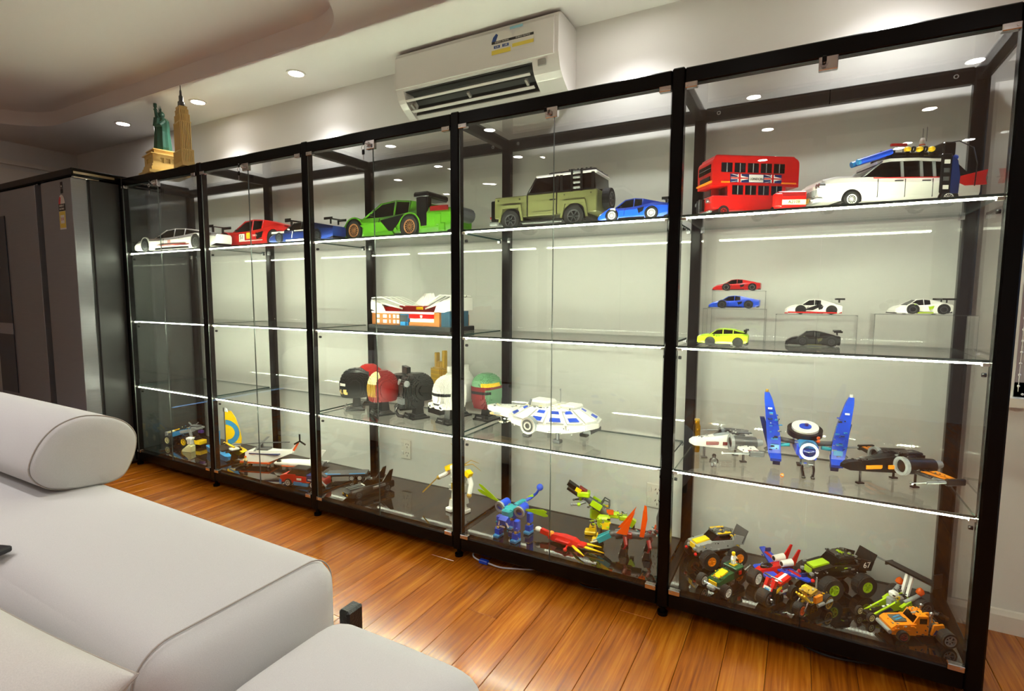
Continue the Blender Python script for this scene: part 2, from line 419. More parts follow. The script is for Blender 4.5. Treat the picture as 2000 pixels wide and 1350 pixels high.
ch.cyl((4.697, WALL - .012, .86), (4.697, WALL - .012, 2.0), .0012, n=5).cyl((4.673, WALL - .012, .86), (4.673, WALL - .012, 2.0), .0012, n=5)
ch.bx(4.66, 4.71, WALL - .03, WALL, 1.985, 2.02)
tag(ch.build('blind_chain'), 'white beaded blind chain hanging in front of the window', 'chain')
# dusk garden outside the window
rnd = random.Random(3)
noise_bump(mat('leaf', '#33513a', 0.6), 30, 0.2, 0.01, 0.3)
hb = MB('leaf')
for k in range(1500):
    c = Vector((4.3 + rnd.random() * 2.4, 1.15 + rnd.random() * .5, .2 + rnd.random() ** 1.3 * 1.25))
    hb.xf(c, (rnd.uniform(-1, 1), rnd.uniform(-1, 1), rnd.uniform(0, 6)))
    hb._add([(0, 0, 0), (.02, .035, .004), (0, .09, 0), (-.02, .035, .004)], [(0, 1, 2, 3)])
hb.noxf()
hedge = tag(thing('garden_hedge', 'dark green hedge outside the window at dusk', 'hedge', (0, 0, 0)), 'dark green hedge outside the window at dusk', 'hedge')
lv = hb.build('foliage', hedge); lv['kind'] = 'stuff'
hs_ = MB('brown')
for k in range(9): hs_.cyl((4.4 + k * .26, 1.4, -.05), (4.45 + k * .26, 1.38, 1.1), .012, .004, 6)
hs_.build('stems', hedge)
mat('lawn', '#1c2a18', 0.9)
struct(MB('lawn').bx(3, 9, WALL + .17, 5, -.1, -.05).build('ground_outside'))

# wall sockets behind the cabinet
def socket(x, z, label):
    t = thing('wall_socket', label, 'socket', (x, WALL, z))
    MB('trim_white').rbox(-.037, .037, -.011, 0, -.058, .058, .003).build('plate', t)
    for dz in (.026, -.026):
        s = MB('ac_white').rbox(-.03, -.014, -.015, -.010, dz - .008, dz + .014, .0015).build('switch', t)
        for sx, dzz, a in ((-1, .006, .5), (1, .006, -.5), (0, -.011, 0)): MB('dark_slot').box((.012 + sx * .008, -.0112, dz + dzz), (.003, .001, .011), (0, a, 0)).build('pin_slot', t)
socket(1.99, .268, 'white double wall socket behind the base of the third bay')
socket(3.46, .262, 'white double wall socket half hidden behind the dark dragon model')

# ------------------------------------------------------------------ the display cabinet run
cab = thing('display_cabinet', 'long black-framed glass display cabinet of five bays with lit shelves', 'cabinet')
PWD = 0.042
def led_material():
    m = MATS['led']; nt = m.node_tree; b = nt.nodes['Principled BSDF']; L = nt.links.new
    g = nt.nodes.new('ShaderNodeNewGeometry'); s = nt.nodes.new('ShaderNodeSeparateXYZ'); L(g.outputs['Position'], s.inputs[0])
    a = nt.nodes.new('ShaderNodeMath'); a.operation = 'MULTIPLY'; a.inputs[1].default_value = 70; L(s.outputs[0], a.inputs[0])
    f = nt.nodes.new('ShaderNodeMath'); f.operation = 'FRACT'; L(a.outputs[0], f.inputs[0])
    c = nt.nodes.new('ShaderNodeMath'); c.operation = 'LESS_THAN'; c.inputs[1].default_value = 0.55; L(f.outputs[0], c.inputs[0])
    d = nt.nodes.new('ShaderNodeMath'); d.operation = 'MULTIPLY_ADD'; d.inputs[1].default_value = LED_HI; d.inputs[2].default_value = LED_LO
    L(c.outputs[0], d.inputs[0]); L(d.outputs[0], b.inputs['Emission Strength'])
LED_HI, LED_LO = 58.0, 14.0
led_material()
for k, x in enumerate(XK):
    MB('black_frame').rbox(x - PWD / 2, x + PWD / 2, 0, PWD, .035, HT + .004, .005).build('post', cab)
    MB('black_frame').rbox(x - PWD / 2, x + PWD / 2, DEP - .012, DEP + .030, .035, HT, .005).build('post', cab)
    MB('black_frame').rbox(x - .018, x + .018, PWD, DEP - .012, HT - .048, HT, .004).build('side_rail', cab)
    MB('black_frame').rbox(x - .018, x + .018, PWD, DEP - .012, .045, BASE - .006, .004).build('side_rail', cab)
    for yy in (.021, DEP + .009):
        f_ = MB('black_frame').cyl((x, yy, .0), (x, yy, .012), .019, n=14).cyl((x, yy, .012), (x, yy, .04), .010, n=10).build('foot', cab)
def hinge_mb(x, z, sx):
    return MB('chrome').rbox(x - .020, x + .020, -.006, .016, z - .0095, z + .0095, .002).cyl((x - sx * .012, -.0075, z), (x - sx * .012, -.005, z), .004, n=10)
for k in range(5):
    a, b_ = XK[k] + PWD / 2, XK[k + 1] - PWD / 2
    for y0, y1 in ((.002, PWD - .002), (DEP - .010, DEP + .028)):
        MB('black_frame').rbox(a, b_, y0, y1, HT - .052, HT, .004).build('top_rail', cab)
        MB('black_frame').rbox(a, b_, y0, y1, .040, BASE - .008, .004).build('base_rail', cab)
    for xb in (a + .05, b_ - .05): MB('chrome_toy').ring((xb, DEP - .0125, HT - .026), (xb, DEP - .0095, HT - .026), .0075, .0045, 12).build('rail_bolt', cab)
    MB('black_board').bx(a, b_, .030, DEP - .012, BASE - .008, BASE).build('base_board', cab)
    tp = MB('glass'); tp.bx(a, b_, PWD, DEP - .012, HT - .014, HT - .008); tp.build('top_panel', cab)
    MB('glass').bx(a, b_, DEP - .004, DEP + .001, BASE, HT - .052).build('back_panel', cab)
    for z in SH:
        sh = MB('glass')
        x0, x1, y0, y1, z0, z1 = a + .002, b_ - .002, .026, DEP - .016, z - .008, z
        V = [(x0, y0, z0), (x1, y0, z0), (x1, y1, z0), (x0, y1, z0), (x0, y0, z1), (x1, y0, z1), (x1, y1, z1), (x0, y1, z1)]
        sh._add(V, [(0, 3, 2, 1), (4, 5, 6, 7)]); sh.set('glass_edge')._add(V, [(0, 1, 5, 4), (1, 2, 6, 5), (2, 3, 7, 6), (3, 0, 4, 7)])
        so = sh.build('shelf', cab)
        MB('led').bx(a + .002, b_ - .002, .026, .038, z - .0130, z - .0085).build('led_strip', so)
        for xx, sgn in ((a, 1), (b_, -1)):
            MB('led_case').bx(xx, xx + sgn * .016, .024, .040, z - .018, z - .0085).build('strip_end_cap', so)
            MB('chrome_toy').bx(xx, xx + sgn * .014, DEP - .028, DEP - .014, z - .020, z - .008).build('shelf_bracket', so)
            MB('black_frame').cyl((xx, .05, z - .045), (xx + sgn * .010, .05, z - .045), .006, n=8).build('shelf_peg', so)
    mid = (a + b_) / 2
    for d_, (x0, x1) in enumerate(((a + .002, mid - .0012), (mid + .0012, b_ - .002))):
        dz0, dz1 = BASE - .012, HT - .054
        dr = MB('glass'); y0, y1 = .004, .009
        V = [(x0, y0, dz0), (x1, y0, dz0), (x1, y1, dz0), (x0, y1, dz0), (x0, y0, dz1), (x1, y0, dz1), (x1, y1, dz1), (x0, y1, dz1)]
        dr._add(V, [(0, 1, 5, 4), (2, 3, 7, 6)]); dr.set('glass_edge')._add(V, [(0, 3, 2, 1), (4, 5, 6, 7)]); dr.set('door_edge')._add(V, [(1, 2, 6, 5), (3, 0, 4, 7)])
        do = dr.build('door', cab)
        hx, sx = (x0 + .020, 1) if d_ == 0 else (x1 - .020, -1)
        hinge_mb(hx, dz1 - .006, sx).build('hinge', do); hinge_mb(hx, dz0 + .010, sx).build('hinge', do)
        if d_ == 0:
            lk = MB('chrome').rbox(mid - .034, mid + .016, -.006, .014, dz1 - .036, dz1 + .004, .002).cyl((mid - .020, -.016, dz1 - .014), (mid - .020, -.004, dz1 - .014), .011, n=14).build('lock', do)
            ky = MB('black_frame').rbox(mid - .026, mid - .014, -.034, -.030, dz1 - .022, dz1 - .004, .002)
            ky.set('chrome').box((mid - .020, -.022, dz1 - .014), (.003, .014, .007))
            if k < 3: ky.ring((mid - .024, -.033, dz1 - .034), (mid - .024, -.031, dz1 - .034), .011, .009, 14).set('black_frame').rbox(mid - .032, mid - .016, -.034, -.029, dz1 - .066, dz1 - .042, .003).set('chrome').bx(mid - .0265, mid - .0215, -.033, -.031, dz1 - .088, dz1 - .066)
            ky.build('key', do)
for x in (XK[0] - .012, XK[5] + .006):
    MB('glass').bx(x, x + .005, PWD, DEP - .012, BASE - .01, HT - .05).build('side_panel', cab)

# cables lying under the cabinet
def cable(name, label, pts, r, m):
    c = []
    for i in range(len(pts) - 1):
        p0, p1, p2, p3 = (Vector(pts[max(0, min(len(pts) - 1, i + d))]) for d in (-1, 0, 1, 2))
        for t in (0, .2, .4, .6, .8):
            c.append(0.5 * ((2 * p1) + (p2 - p0) * t + (2 * p0 - 5 * p1 + 4 * p2 - p3) * t * t + (3 * p1 - p0 - 3 * p2 + p3) * t ** 3))
    c.append(Vector(pts[-1]))
    return MB(m).tube(c, r, 7)
mat('cable_white', '#c9ccd4', 0.5); mat('cable_dark', '#3a3330', 0.5)
t = thing('power_cord', 'white cord with a blue plug lying under the fourth bay', 'cord')
cable('', '', [(2.74, .10, .02), (2.77, .03, .012), (2.82, .012, .008)], .0035, 'cable_white').build('lead', t)
MB('blue').rbox(2.815, 2.86, .002, .022, .001, .018, .003).build('plug', t)
cable('', '', [(2.86, .012, .008), (2.92, .01, .006), (2.98, .03, .006), (3.06, .07, .006), (3.12, .16, .006)], .0035, 'cable_white').build('cable', t)
tag(cable('', '', [(3.22, .14, .005), (3.27, .06, .005), (3.33, .05, .005), (3.40, .08, .005)], .003, 'cable_dark').build('loose_cable'), 'thin dark cable under the fourth bay beside the fifth', 'cable')
tag(cable('', '', [(4.03, .15, .005), (4.07, .07, .005), (4.13, .045, .005), (4.20, .05, .005), (4.27, .075, .005), (4.32, .14, .005)], .004, 'cable_dark').build('loose_cable'), 'dark cable curving out from under the fifth bay', 'cable')

# ------------------------------------------------------------------ air conditioner
AX0, AX1 = 2.125, 3.035
ac = thing('air_conditioner', 'white split air conditioner with open louvres and energy label on the wall', 'air conditioner', (0, 0, .018))
prof = [(WALL, 2.388), (WALL - .04, 2.392), (WALL - .17, 2.392), (WALL - .195, 2.385), (WALL - .203, 2.365), (WALL - .206, 2.22), (WALL - .200, 2.205), (WALL - .185, 2.165)]
lowp = [(WALL - .175, 2.150), (WALL - .15, 2.128), (WALL - .10, 2.095), (WALL - .05, 2.082), (WALL, 2.080)]
body = MB('ac_white').prism(prof[:7] + [(WALL - .120, 2.205), (WALL - .070, 2.165), (WALL - .094, 2.108), (WALL - .05, 2.085), (WALL, 2.082)], AX0 + .045, AX1 - .13, 'x')
body.prism(prof + lowp, AX0, AX0 + .045, 'x').prism(prof + lowp, AX1 - .13, AX1, 'x')
body.build('body', ac)
MB('ac_white').prism([(WALL - .200, 2.375), (WALL - .210, 2.362), (WALL - .213, 2.212), (WALL - .204, 2.212), (WALL - .198, 2.36)], AX0 + .002, AX1 - .020, 'x').build('front_panel', ac)
mat('outlet_plastic', '#3b3937', 0.6)
MB('outlet_plastic').prism([(WALL - .185, 2.2045), (WALL - .120, 2.2045), (WALL - .0705, 2.165), (WALL - .092, 2.112), (WALL - .096, 2.114), (WALL - .076, 2.166), (WALL - .122, 2.201), (WALL - .185, 2.201)], AX0 + .046, AX1 - .131, 'x').build('air_outlet', ac)
for dy, dz, rx, wd in ((-.186, 2.156, -.55, .012), (-.140, 2.116, -.45, .016)):
    MB('ac_white').box(((AX0 + AX1) / 2 - .045, WALL + dy, dz), (AX1 - AX0 - .20, wd, .004), (rx, 0, 0)).build('louvre', ac)
for x in (AX0 + .08, 2.55, AX1 - .17): MB('ac_grey').box((x, WALL - .165, 2.132), (.012, .03, .012), (-.5, 0, 0)).build('louvre_clip', ac)
MB('ac_grey').bx(AX1 - .10, AX1 - .062, WALL - .2015, WALL - .194, 2.176, 2.202).build('display', ac)
mat('label_white', '#d8d4cc', 0.5); mat('label_yellow', '#d9c24a', 0.5); mat('label_blue', '#24407e', 0.5); mat('label_black', '#1d1a18', 0.5); mat('label_sky', '#86b4c4', 0.5); mat('label_red', '#c23a3a', 0.5); mat('label_grey', '#6a6a6c', 0.5)
LY = WALL - .2135
lx0, lx1 = 2.705, 2.92
lb = MB('label_white').bx(lx0, lx1, LY - .0006, LY, 2.262, 2.318)
arc = [(lx0 + .055 - .055 * math.cos(PI * k / 12), 2.318 + .040 * math.sin(PI * k / 12)) for k in range(13)]
lb.prism([(p[0], p[1]) for p in arc], LY - .0006, LY, 'y')
lb.prism([(lx0 + .16 - .05 * math.cos(PI * k / 12), 2.318 + .030 * math.sin(PI * k / 12)) for k in range(13)], LY - .0006, LY, 'y')
lb.set('label_blue').prism([(lx0, 2.318), (lx0 + .022, 2.318), (lx0 + .034, 2.345), (lx0 + .024, 2.352), (lx0 + .008, 2.338)], LY - .0010, LY - .0004, 'y')
lb.set('label_black').bx(lx0, lx1, LY - .0010, LY, 2.308, 2.319)
lb.set('label_yellow').bx(lx0, lx0 + .10, LY - .0010, LY, 2.262, 2.281).bx(lx0 + .108, lx1, LY - .0010, LY, 2.276, 2.291)
lb.set('label_blue').bx(lx0 + .012, lx0 + .044, LY - .0010, LY, 2.288, 2.300).bx(lx0 + .056, lx0 + .090, LY - .0010, LY, 2.288, 2.300)
lb.set('label_sky').bx(2.80, 2.865, LY - .0004, LY + .002, 2.356, 2.366)
lo = lb.build('energy_label', ac)
for tx, x, z, sz, m_ in (('ENERGY RATING', lx0 + .054, 2.3135, .0095, 'label_white'), ('ENERGY RATING', lx0 + .162, 2.3135, .0095, 'label_white'), ('6.00', lx0 + .028, 2.294, .011, 'label_white'), ('1.88', lx0 + .073, 2.294, .011, 'label_white')):
    text_mesh(tx, sz, m_, lo, 'lettering', (x, LY - .0012, z), (PI / 2, 0, 0))

# ------------------------------------------------------------------ refrigerators beside the cabinet
def fridge(name, label, x0, x1, front_mat='steel'):
    t = thing(name, label, 'refrigerator', ((x0 + x1) / 2, .1, 0)); ox = (x0 + x1) / 2
    MB('fridge_side').rbox(x0 - ox, x1 - ox, -.255, .37, .02, 1.905, .004).build('body', t)
    MB('gasket').bx(x0 + .008 - ox, x1 - .008 - ox, -.270, -.252, .06, 1.895).build('gasket', t)
    d = MB('steel').rbox(x0 - ox, x1 - ox, -.357, -.270, .05, 1.905, .006).build('door', t)
    MB('steel').rbox(x1 - ox - .004, x1 - ox + .0006, -.3575, -.350, .055, 1.90, .001).build('door_edge', d)
    MB('chrome_toy').rbox(x1 - ox - .03, x1 - ox - .004, -.34, -.20, 1.905, 1.914, .002).build('hinge_cover', t)
    for xx in (x0 - ox + .05, x1 - ox - .05):
        for yy in (-.22, .32): MB('gasket').cyl((xx, yy, 0), (xx, yy, .025), .018, n=10).build('foot', t)
    return t, d, ox
ft, fd, ox = fridge('refrigerator', 'dark stainless refrigerator with an energy label on its door', -0.43, -0.012)
FY = -.3578
lb = MB('label_white').bx(-.19 - ox, -.105 - ox, FY - .0006, FY, 1.590, 1.745)
lb.prism([(-.1475 - ox - .0425 * math.cos(PI * k / 12), 1.745 + .062 * math.sin(PI * k / 12)) for k in range(13)], FY - .0006, FY, 'y')
lb.set('label_red').prism([(-.19 - ox, 1.745), (-.165 - ox, 1.745), (-.155 - ox, 1.79), (-.172 - ox, 1.797), (-.185 - ox, 1.775)], FY - .0009, FY - .0003, 'y')
lb.set('label_black').bx(-.19 - ox, -.105 - ox, FY - .001, FY, 1.705, 1.750)
lb.set('label_yellow').bx(-.187 - ox, -.108 - ox, FY - .001, FY, 1.600, 1.703)
lb.set('label_white').bx(-.172 - ox, -.122 - ox, FY - .0014, FY, 1.628, 1.680)
lo = lb.build('energy_label', fd)
text_mesh('ENERGY', .017, 'label_white', lo, 'lettering', (-.1475 - ox, FY - .0016, 1.737), (PI / 2, 0, 0))
text_mesh('RATING', .017, 'label_white', lo, 'lettering', (-.1475 - ox, FY - .0016, 1.718), (PI / 2, 0, 0))
text_mesh('313', .026, 'label_red', lo, 'lettering', (-.147 - ox, FY - .0018, 1.654), (PI / 2, 0, 0))
st = MB('label_black').bx(-.150 - ox, -.122 - ox, FY - .0008, FY, 1.845, 1.885)
for k in range(4): st.bx(-.150 + k * .008 - ox, -.145 + k * .008 - ox, FY - .0008, FY, 1.815, 1.842)
st.set('label_white').bx(-.142 - ox, -.130 - ox, FY - .001, FY, 1.852, 1.864)
st.build('sticker', fd)
ft2, fd2, ox2 = fridge('refrigerator', 'dark stainless refrigerator with a navy glass panel on its door', -1.32, -0.515)
np_ = MB('navy_panel').rbox(-1.30 - ox2, -1.02 - ox2, FY - .004, FY + .001, .45, 1.735, .002).build('glass_panel', fd2)
MB('pale_strip').bx(-1.30 - ox2, -1.02 - ox2, FY - .006, FY - .003, .885, .965).build('pale_band', np_)
gap = MB('gasket').bx(-.513, -.432, -.21, .47, .0, 1.905).build('dark_gap'); tag(gap, 'black block standing in for the dark gap between the two refrigerators', 'panel')  # shade of the open gap, put in as a solid black block
tp = thing('top_panel', 'black panel with a pale edge strip lying over the refrigerators', 'panel', (-.6, .1, 1.916))
MB('black_frame').rbox(-.80, .598, -.357, .37, .006, .046, .004).build('board', tp)
MB('black_frame').rbox(-.80, .596, -.345, -.10, .0, .007, .002).build('lip', tp)
MB('steel_edge').bx(.596, .5995, -.345, -.12, .012, .026).build('edge_strip', tp)

# ------------------------------------------------------------------ sofa
def soft_block(x0, x1, y0, y1, z0, z1, r, puff=(0, 0, 0), n=14, m='sofa_fabric', warp=None):
    """cushion: rounded box with softly bulged faces"""
    c = Vector(((x0 + x1) / 2, (y0 + y1) / 2, (z0 + z1) / 2)); h = Vector(((x1 - x0) / 2, (y1 - y0) / 2, (z1 - z0) / 2))
    bm = bmesh.new(); V = {}
    def vert(i, j, k):
        if (i, j, k) not in V:
            t = [2 * a / n - 1 for a in (i, j, k)]
            # denser near the edges
            t = [math.copysign(1 - (1 - abs(q)) ** 1.5, q) if False else math.sin(q * PI / 2) for q in t]
            p = Vector((t[0] * h.x, t[1] * h.y, t[2] * h.z))
            inn = Vector([max(-h[a] + r, min(h[a] - r, p[a])) for a in range(3)])
            d = p - inn
            if d.length > 1e-9:
                p = inn + d.normalized() * r if max(abs(t[a]) for a in range(3)) > .999 and d.length > 0 else p
            for a in range(3):
                o = [b for b in range(3) if b != a]
                p[a] += puff[a] * t[a] * (1 - t[o[0]] ** 2) * (1 - t[o[1]] ** 2)
            p = p + c
            if warp: p = warp(p)
            V[i, j, k] = bm.verts.new(p)
        return V[i, j, k]
    for a in range(3):
        for side in (0, n):
            for i in range(n):
                for j in range(n):
                    def ix(u, v):
                        q = [0, 0, 0]; q[a] = side; o = [b for b in range(3) if b != a]; q[o[0]] = u; q[o[1]] = v; return tuple(q)
                    f = bm.faces.new([vert(*ix(*p)) for p in ((i, j), (i + 1, j), (i + 1, j + 1), (i, j + 1))]); f.smooth = True
    bmesh.ops.recalc_face_normals(bm, faces=bm.faces)
    me = bpy.data.meshes.new('cushion'); bm.to_mesh(me); bm.free(); me.materials.append(MATS[m])
    return me
def cushion(name, parent, *a, **k):
    me = soft_block(*a, **k); me.name = name; o = bpy.data.objects.new(name, me); COL.objects.link(o)
    if parent is not None: o.parent = parent
    return o
SX1, SYB, SYA, STOP = 3.005, -.945, -1.425, .508
sofa = thing('sofa', 'light grey fabric sofa with a bolster headrest, its back to the cabinet', 'sofa')
bk = cushion('back_block', sofa, .30, SX1, SYA, SYB, .10, STOP, .075, puff=(.012, .01, .018), n=20)
# curved seam where the end panel meets the top panel
ins = .0022
sm = [(SX1 - .048, y, z) for y, z in rounded_rect(SYA + ins, SYB - ins, .10 + ins, STOP - ins + .002, .073, 10)]
MB('seam').tube(sm + sm[:1], .0020, 5).build('seam', bk)
cushion('seat_base', sofa, .30, 3.00, -2.5, SYA - .004, .10, .34, .06, puff=(.01, .01, .02), n=14)
lg = MB('black_leather')
for (x, y) in ((SX1 - .03, SYB + .045),): lg.rbox(x - .018, x + .020, y - .028, y + .028, 0, .335, .006)
lg.build('leg', sofa)
lg = MB('black_leather').rbox(.36, .42, SYB - .09, SYB - .03, 0, .11, .006).build('leg', sofa)
MB('black_leather').rbox(.36, .42, -2.42, -2.36, 0, .11, .006).build('leg', sofa); MB('black_leather').rbox(2.8, 2.86, -2.42, -2.36, 0, .11, .006).build('leg', sofa)
# bolster headrest: teardrop profile swept along the back
bp_ = [(-.880, .663), (-.884, .615), (-.900, .570), (-.930, .525), (-.975, .512), (-1.04, .514), (-1.103, .525), (-1.155, .548), (-1.187, .585), (-1.195, .625), (-1.175, .680), (-1.145, .722), (-1.105, .752), (-1.047, .767), (-.985, .757), (-.935, .735), (-.900, .705)]
def smooth_loop(P, k=4):
    n = len(P); Q = []
    for i in range(n):
        p0, p1, p2, p3 = (Vector(P[(i + d) % n]) for d in (-1, 0, 1, 2))
        for j in range(k):
            u = j / k; Q.append(tuple(0.5 * (2 * p1 + (p2 - p0) * u + (2 * p0 - 5 * p1 + 4 * p2 - p3) * u * u + (3 * p1 - p0 - 3 * p2 + p3) * u ** 3)))
    return Q
bp_ = smooth_loop(bp_)
pc = (-1.04, .635)
BX = 1.90
rings = []
for (x, s) in ((.35, .80), (.38, .93), (.43, .99), (.6, 1.0), (1.0, 1.012), (1.4, 1.012), (BX - .06, 1.0), (BX - .02, .985), (BX - .004, .955), (BX + .004, .90), (BX + .010, .6), (BX + .012, .2)):
    rings.append([(x, pc[0] + (y - pc[0]) * s, pc[1] + (z - pc[1]) * s) for (y, z) in bp_])
bol = MB('sofa_fabric').loft(rings, True).build('bolster', sofa)
MB('seam').tube([(BX - .012, pc[0] + (y - pc[0]) * .985, pc[1] + (z - pc[1]) * .985) for (y, z) in bp_ + bp_[:1]], .0022, 5).build('seam', bol)
ott = thing('ottoman', 'light grey fabric ottoman beside the end of the sofa', 'ottoman')
cushion('cushion', ott, 2.80 + .24, 3.50, -1.38, -1.0, .09, .418, .085, puff=(.015, .015, .02), n=18)
for x in (3.12, 3.44):
    for y in (-1.32, -1.08): MB('black_leather').rbox(x - .02, x + .02, y - .02, y + .02, 0, .10, .004).build('foot', ott)
# throw pillows on the seat
def pillow(name, label, loc, rot, w_, h_, d_):
    t = thing(name, label, 'pillow', loc); t.rotation_euler = rot
    n = 26; V = []; F = []
    def shape(i, j, s):
        u, v = math.sin((2 * i / n - 1) * PI / 2), math.sin((2 * j / n - 1) * PI / 2)
        k = (max(0, 1 - abs(u) ** 2.4) * max(0, 1 - abs(v) ** 2.4)) ** .5
        pinch = 1 - .05 * (1 - abs(v) ** 2) * abs(u) ** 3
        pinch2 = 1 - .05 * (1 - abs(u) ** 2) * abs(v) ** 3
        wr = .004 * math.sin(9 * u + 3 * v) * math.sin(5 * v - 2 * u) * k
        return (u * w_ / 2 * pinch, v * h_ / 2 * pinch2, s * (d_ / 2 * k + wr))
    for s in (1, -1):
        o = len(V)
        for i in range(n + 1):
            for j in range(n + 1): V.append(shape(i, j, s))
        for i in range(n):
            for j in range(n): F.append(tuple(o + a_ for a_ in (i * (n + 1) + j, (i + 1) * (n + 1) + j, (i + 1) * (n + 1) + j + 1, i * (n + 1) + j + 1)))
    m = MB('pillow_fabric'); m._add(V, F, True); m.build('cover', t)
    rim = [shape(i, 0, 0) for i in range(n)] + [shape(n, j, 0) for j in range(n)] + [shape(n - i, n, 0) for i in range(n)] + [shape(0, n - j, 0) for j in range(n + 1)]
    MB('seam').tube(rim, .0028, 5).build('piping', t)
    return t
pillow('throw_pillow', 'cream throw pillow slumped against the sofa back', (2.82, -1.668, .512), (R(30), 0, R(3)), .68, .35, .24)
mat('remote_black', '#1c1a1c', 0.4)
rm = thing('remote_control', 'small black remote lying on top of the sofa back', 'remote', (2.262, -1.385, STOP + .014), R(20))
MB('remote_black').rbox(-.08, .02, -.018, .018, 0, .016, .004).build('case', rm)
for bx_ in (-.06, -.04): MB('grey').bx(bx_, bx_ + .008, -.008, .0, .0155, .0175).build('button', rm)

# ------------------------------------------------------------------ brick-built models: helpers
def wheel(t, x, y, z, r, w_, rim='grey', spokes=10, tread=False, hub=None, rr=0.66, n=22):
    tb = MB('tyre').ring((x, y - w_ / 2, z), (x, y + w_ / 2, z), r * .97, r * rr, n).ring((x, y - w_ * .32, z), (x, y + w_ * .32, z), r, r * .9, n)
    if tread:
        for k in range(14):
            a = 2 * PI * k / 14
            for s in (-1, 1): tb.box((x + r * .905 * math.cos(a), y + s * w_ * .22, z + r * .905 * math.sin(a)), (r * .16, w_ * .36, r * .22), (0, -a, s * .25))
    o = tb.build('wheel', t)
    rb = MB(rim).ring((x, y - w_ * .50, z), (x, y + w_ * .50, z), r * rr * 1.01, r * rr * .84, n)
    for k in range(spokes):
        a = 2 * PI * k / spokes
        for s in (-1, 1):
            rb.box((x + r * rr * .45 * math.cos(a), y + s * w_ * .42, z + r * rr * .45 * math.sin(a)), (r * rr * .85, w_ * .10, r * .055 * 10 / max(6, spokes)), (0, -a, 0))
    rb.cyl((x, y - w_ * .47, z), (x, y + w_ * .47, z), r * rr * .2, n=10)
    rb.set('black' if hub is None else hub).cyl((x, y - w_ * .3, z), (x, y + w_ * .3, z), r * rr * .84, n=n)
    rb.build('rim', o)
    return o
def arch(b, x, hw, z, r, zmin):
    P = [(x + r * math.cos(2 * PI * k / 24), max(zmin, z + r * math.sin(2 * PI * k / 24))) for k in range(24)]
    Q = []
    for p in P:
        if not Q or abs(p[0] - Q[-1][0]) > 1e-5 or abs(p[1] - Q[-1][1]) > 1e-5: Q.append(p)
    return b.prism(Q, -hw, hw, 'y')
def ringpts(x, hw, zb, zs, tp=.86):
    h = zs - zb
    return [(x, -hw * .95, zb), (x, -hw, zb + h * .22), (x, -hw, zs - h * .22), (x, -hw * tp, zs), (x, hw * tp, zs), (x, hw, zs - h * .22), (x, hw, zb + h * .22), (x, hw * .95, zb)]
SPORT = [(0, .78, .09, .24), (.03, .90, .06, .34), (.11, .98, .06, .50), (.20, 1, .06, .58), (.30, .98, .05, .58), (.42, .94, .05, .58), (.58, .95, .05, .62), (.70, .99, .06, .68), (.80, 1, .07, .72), (.92, .97, .10, .71), (1, .9, .2, .66)]
SPORT_C = [(.22, .78, .72, .50, .56), (.40, .80, .58, .54, .95), (.52, .80, .56, .56, 1.0), (.64, .78, .56, .58, .95), (.90, .60, .5, .64, .73)]
GT = [(0, .80, .12, .34), (.03, .92, .08, .44), (.10, .98, .07, .56), (.18, 1, .07, .62), (.30, .97, .06, .60), (.45, .95, .06, .60), (.60, .97, .06, .64), (.74, 1, .07, .70), (.86, 1, .09, .70), (.95, .95, .12, .64), (1, .86, .2, .58)]
GT_C = [(.26, .80, .72, .55, .60), (.42, .82, .60, .56, .96), (.52, .82, .60, .56, 1.0), (.64, .80, .58, .58, .96), (.88, .66, .5, .62, .72)]
SUV = [(0, .84, .20, .50), (.03, .94, .16, .58), (.10, 1, .16, .64), (.25, 1, .15, .68), (.45, .98, .14, .70), (.70, 1, .15, .74), (.90, 1, .18, .76), (.97, .97, .22, .72), (1, .9, .28, .62)]
SUV_C = [(.24, .84, .78, .62, .68), (.40, .86, .70, .66, .96), (.52, .86, .70, .68, 1.0), (.72, .86, .68, .70, .97), (.94, .80, .60, .72, .80)]
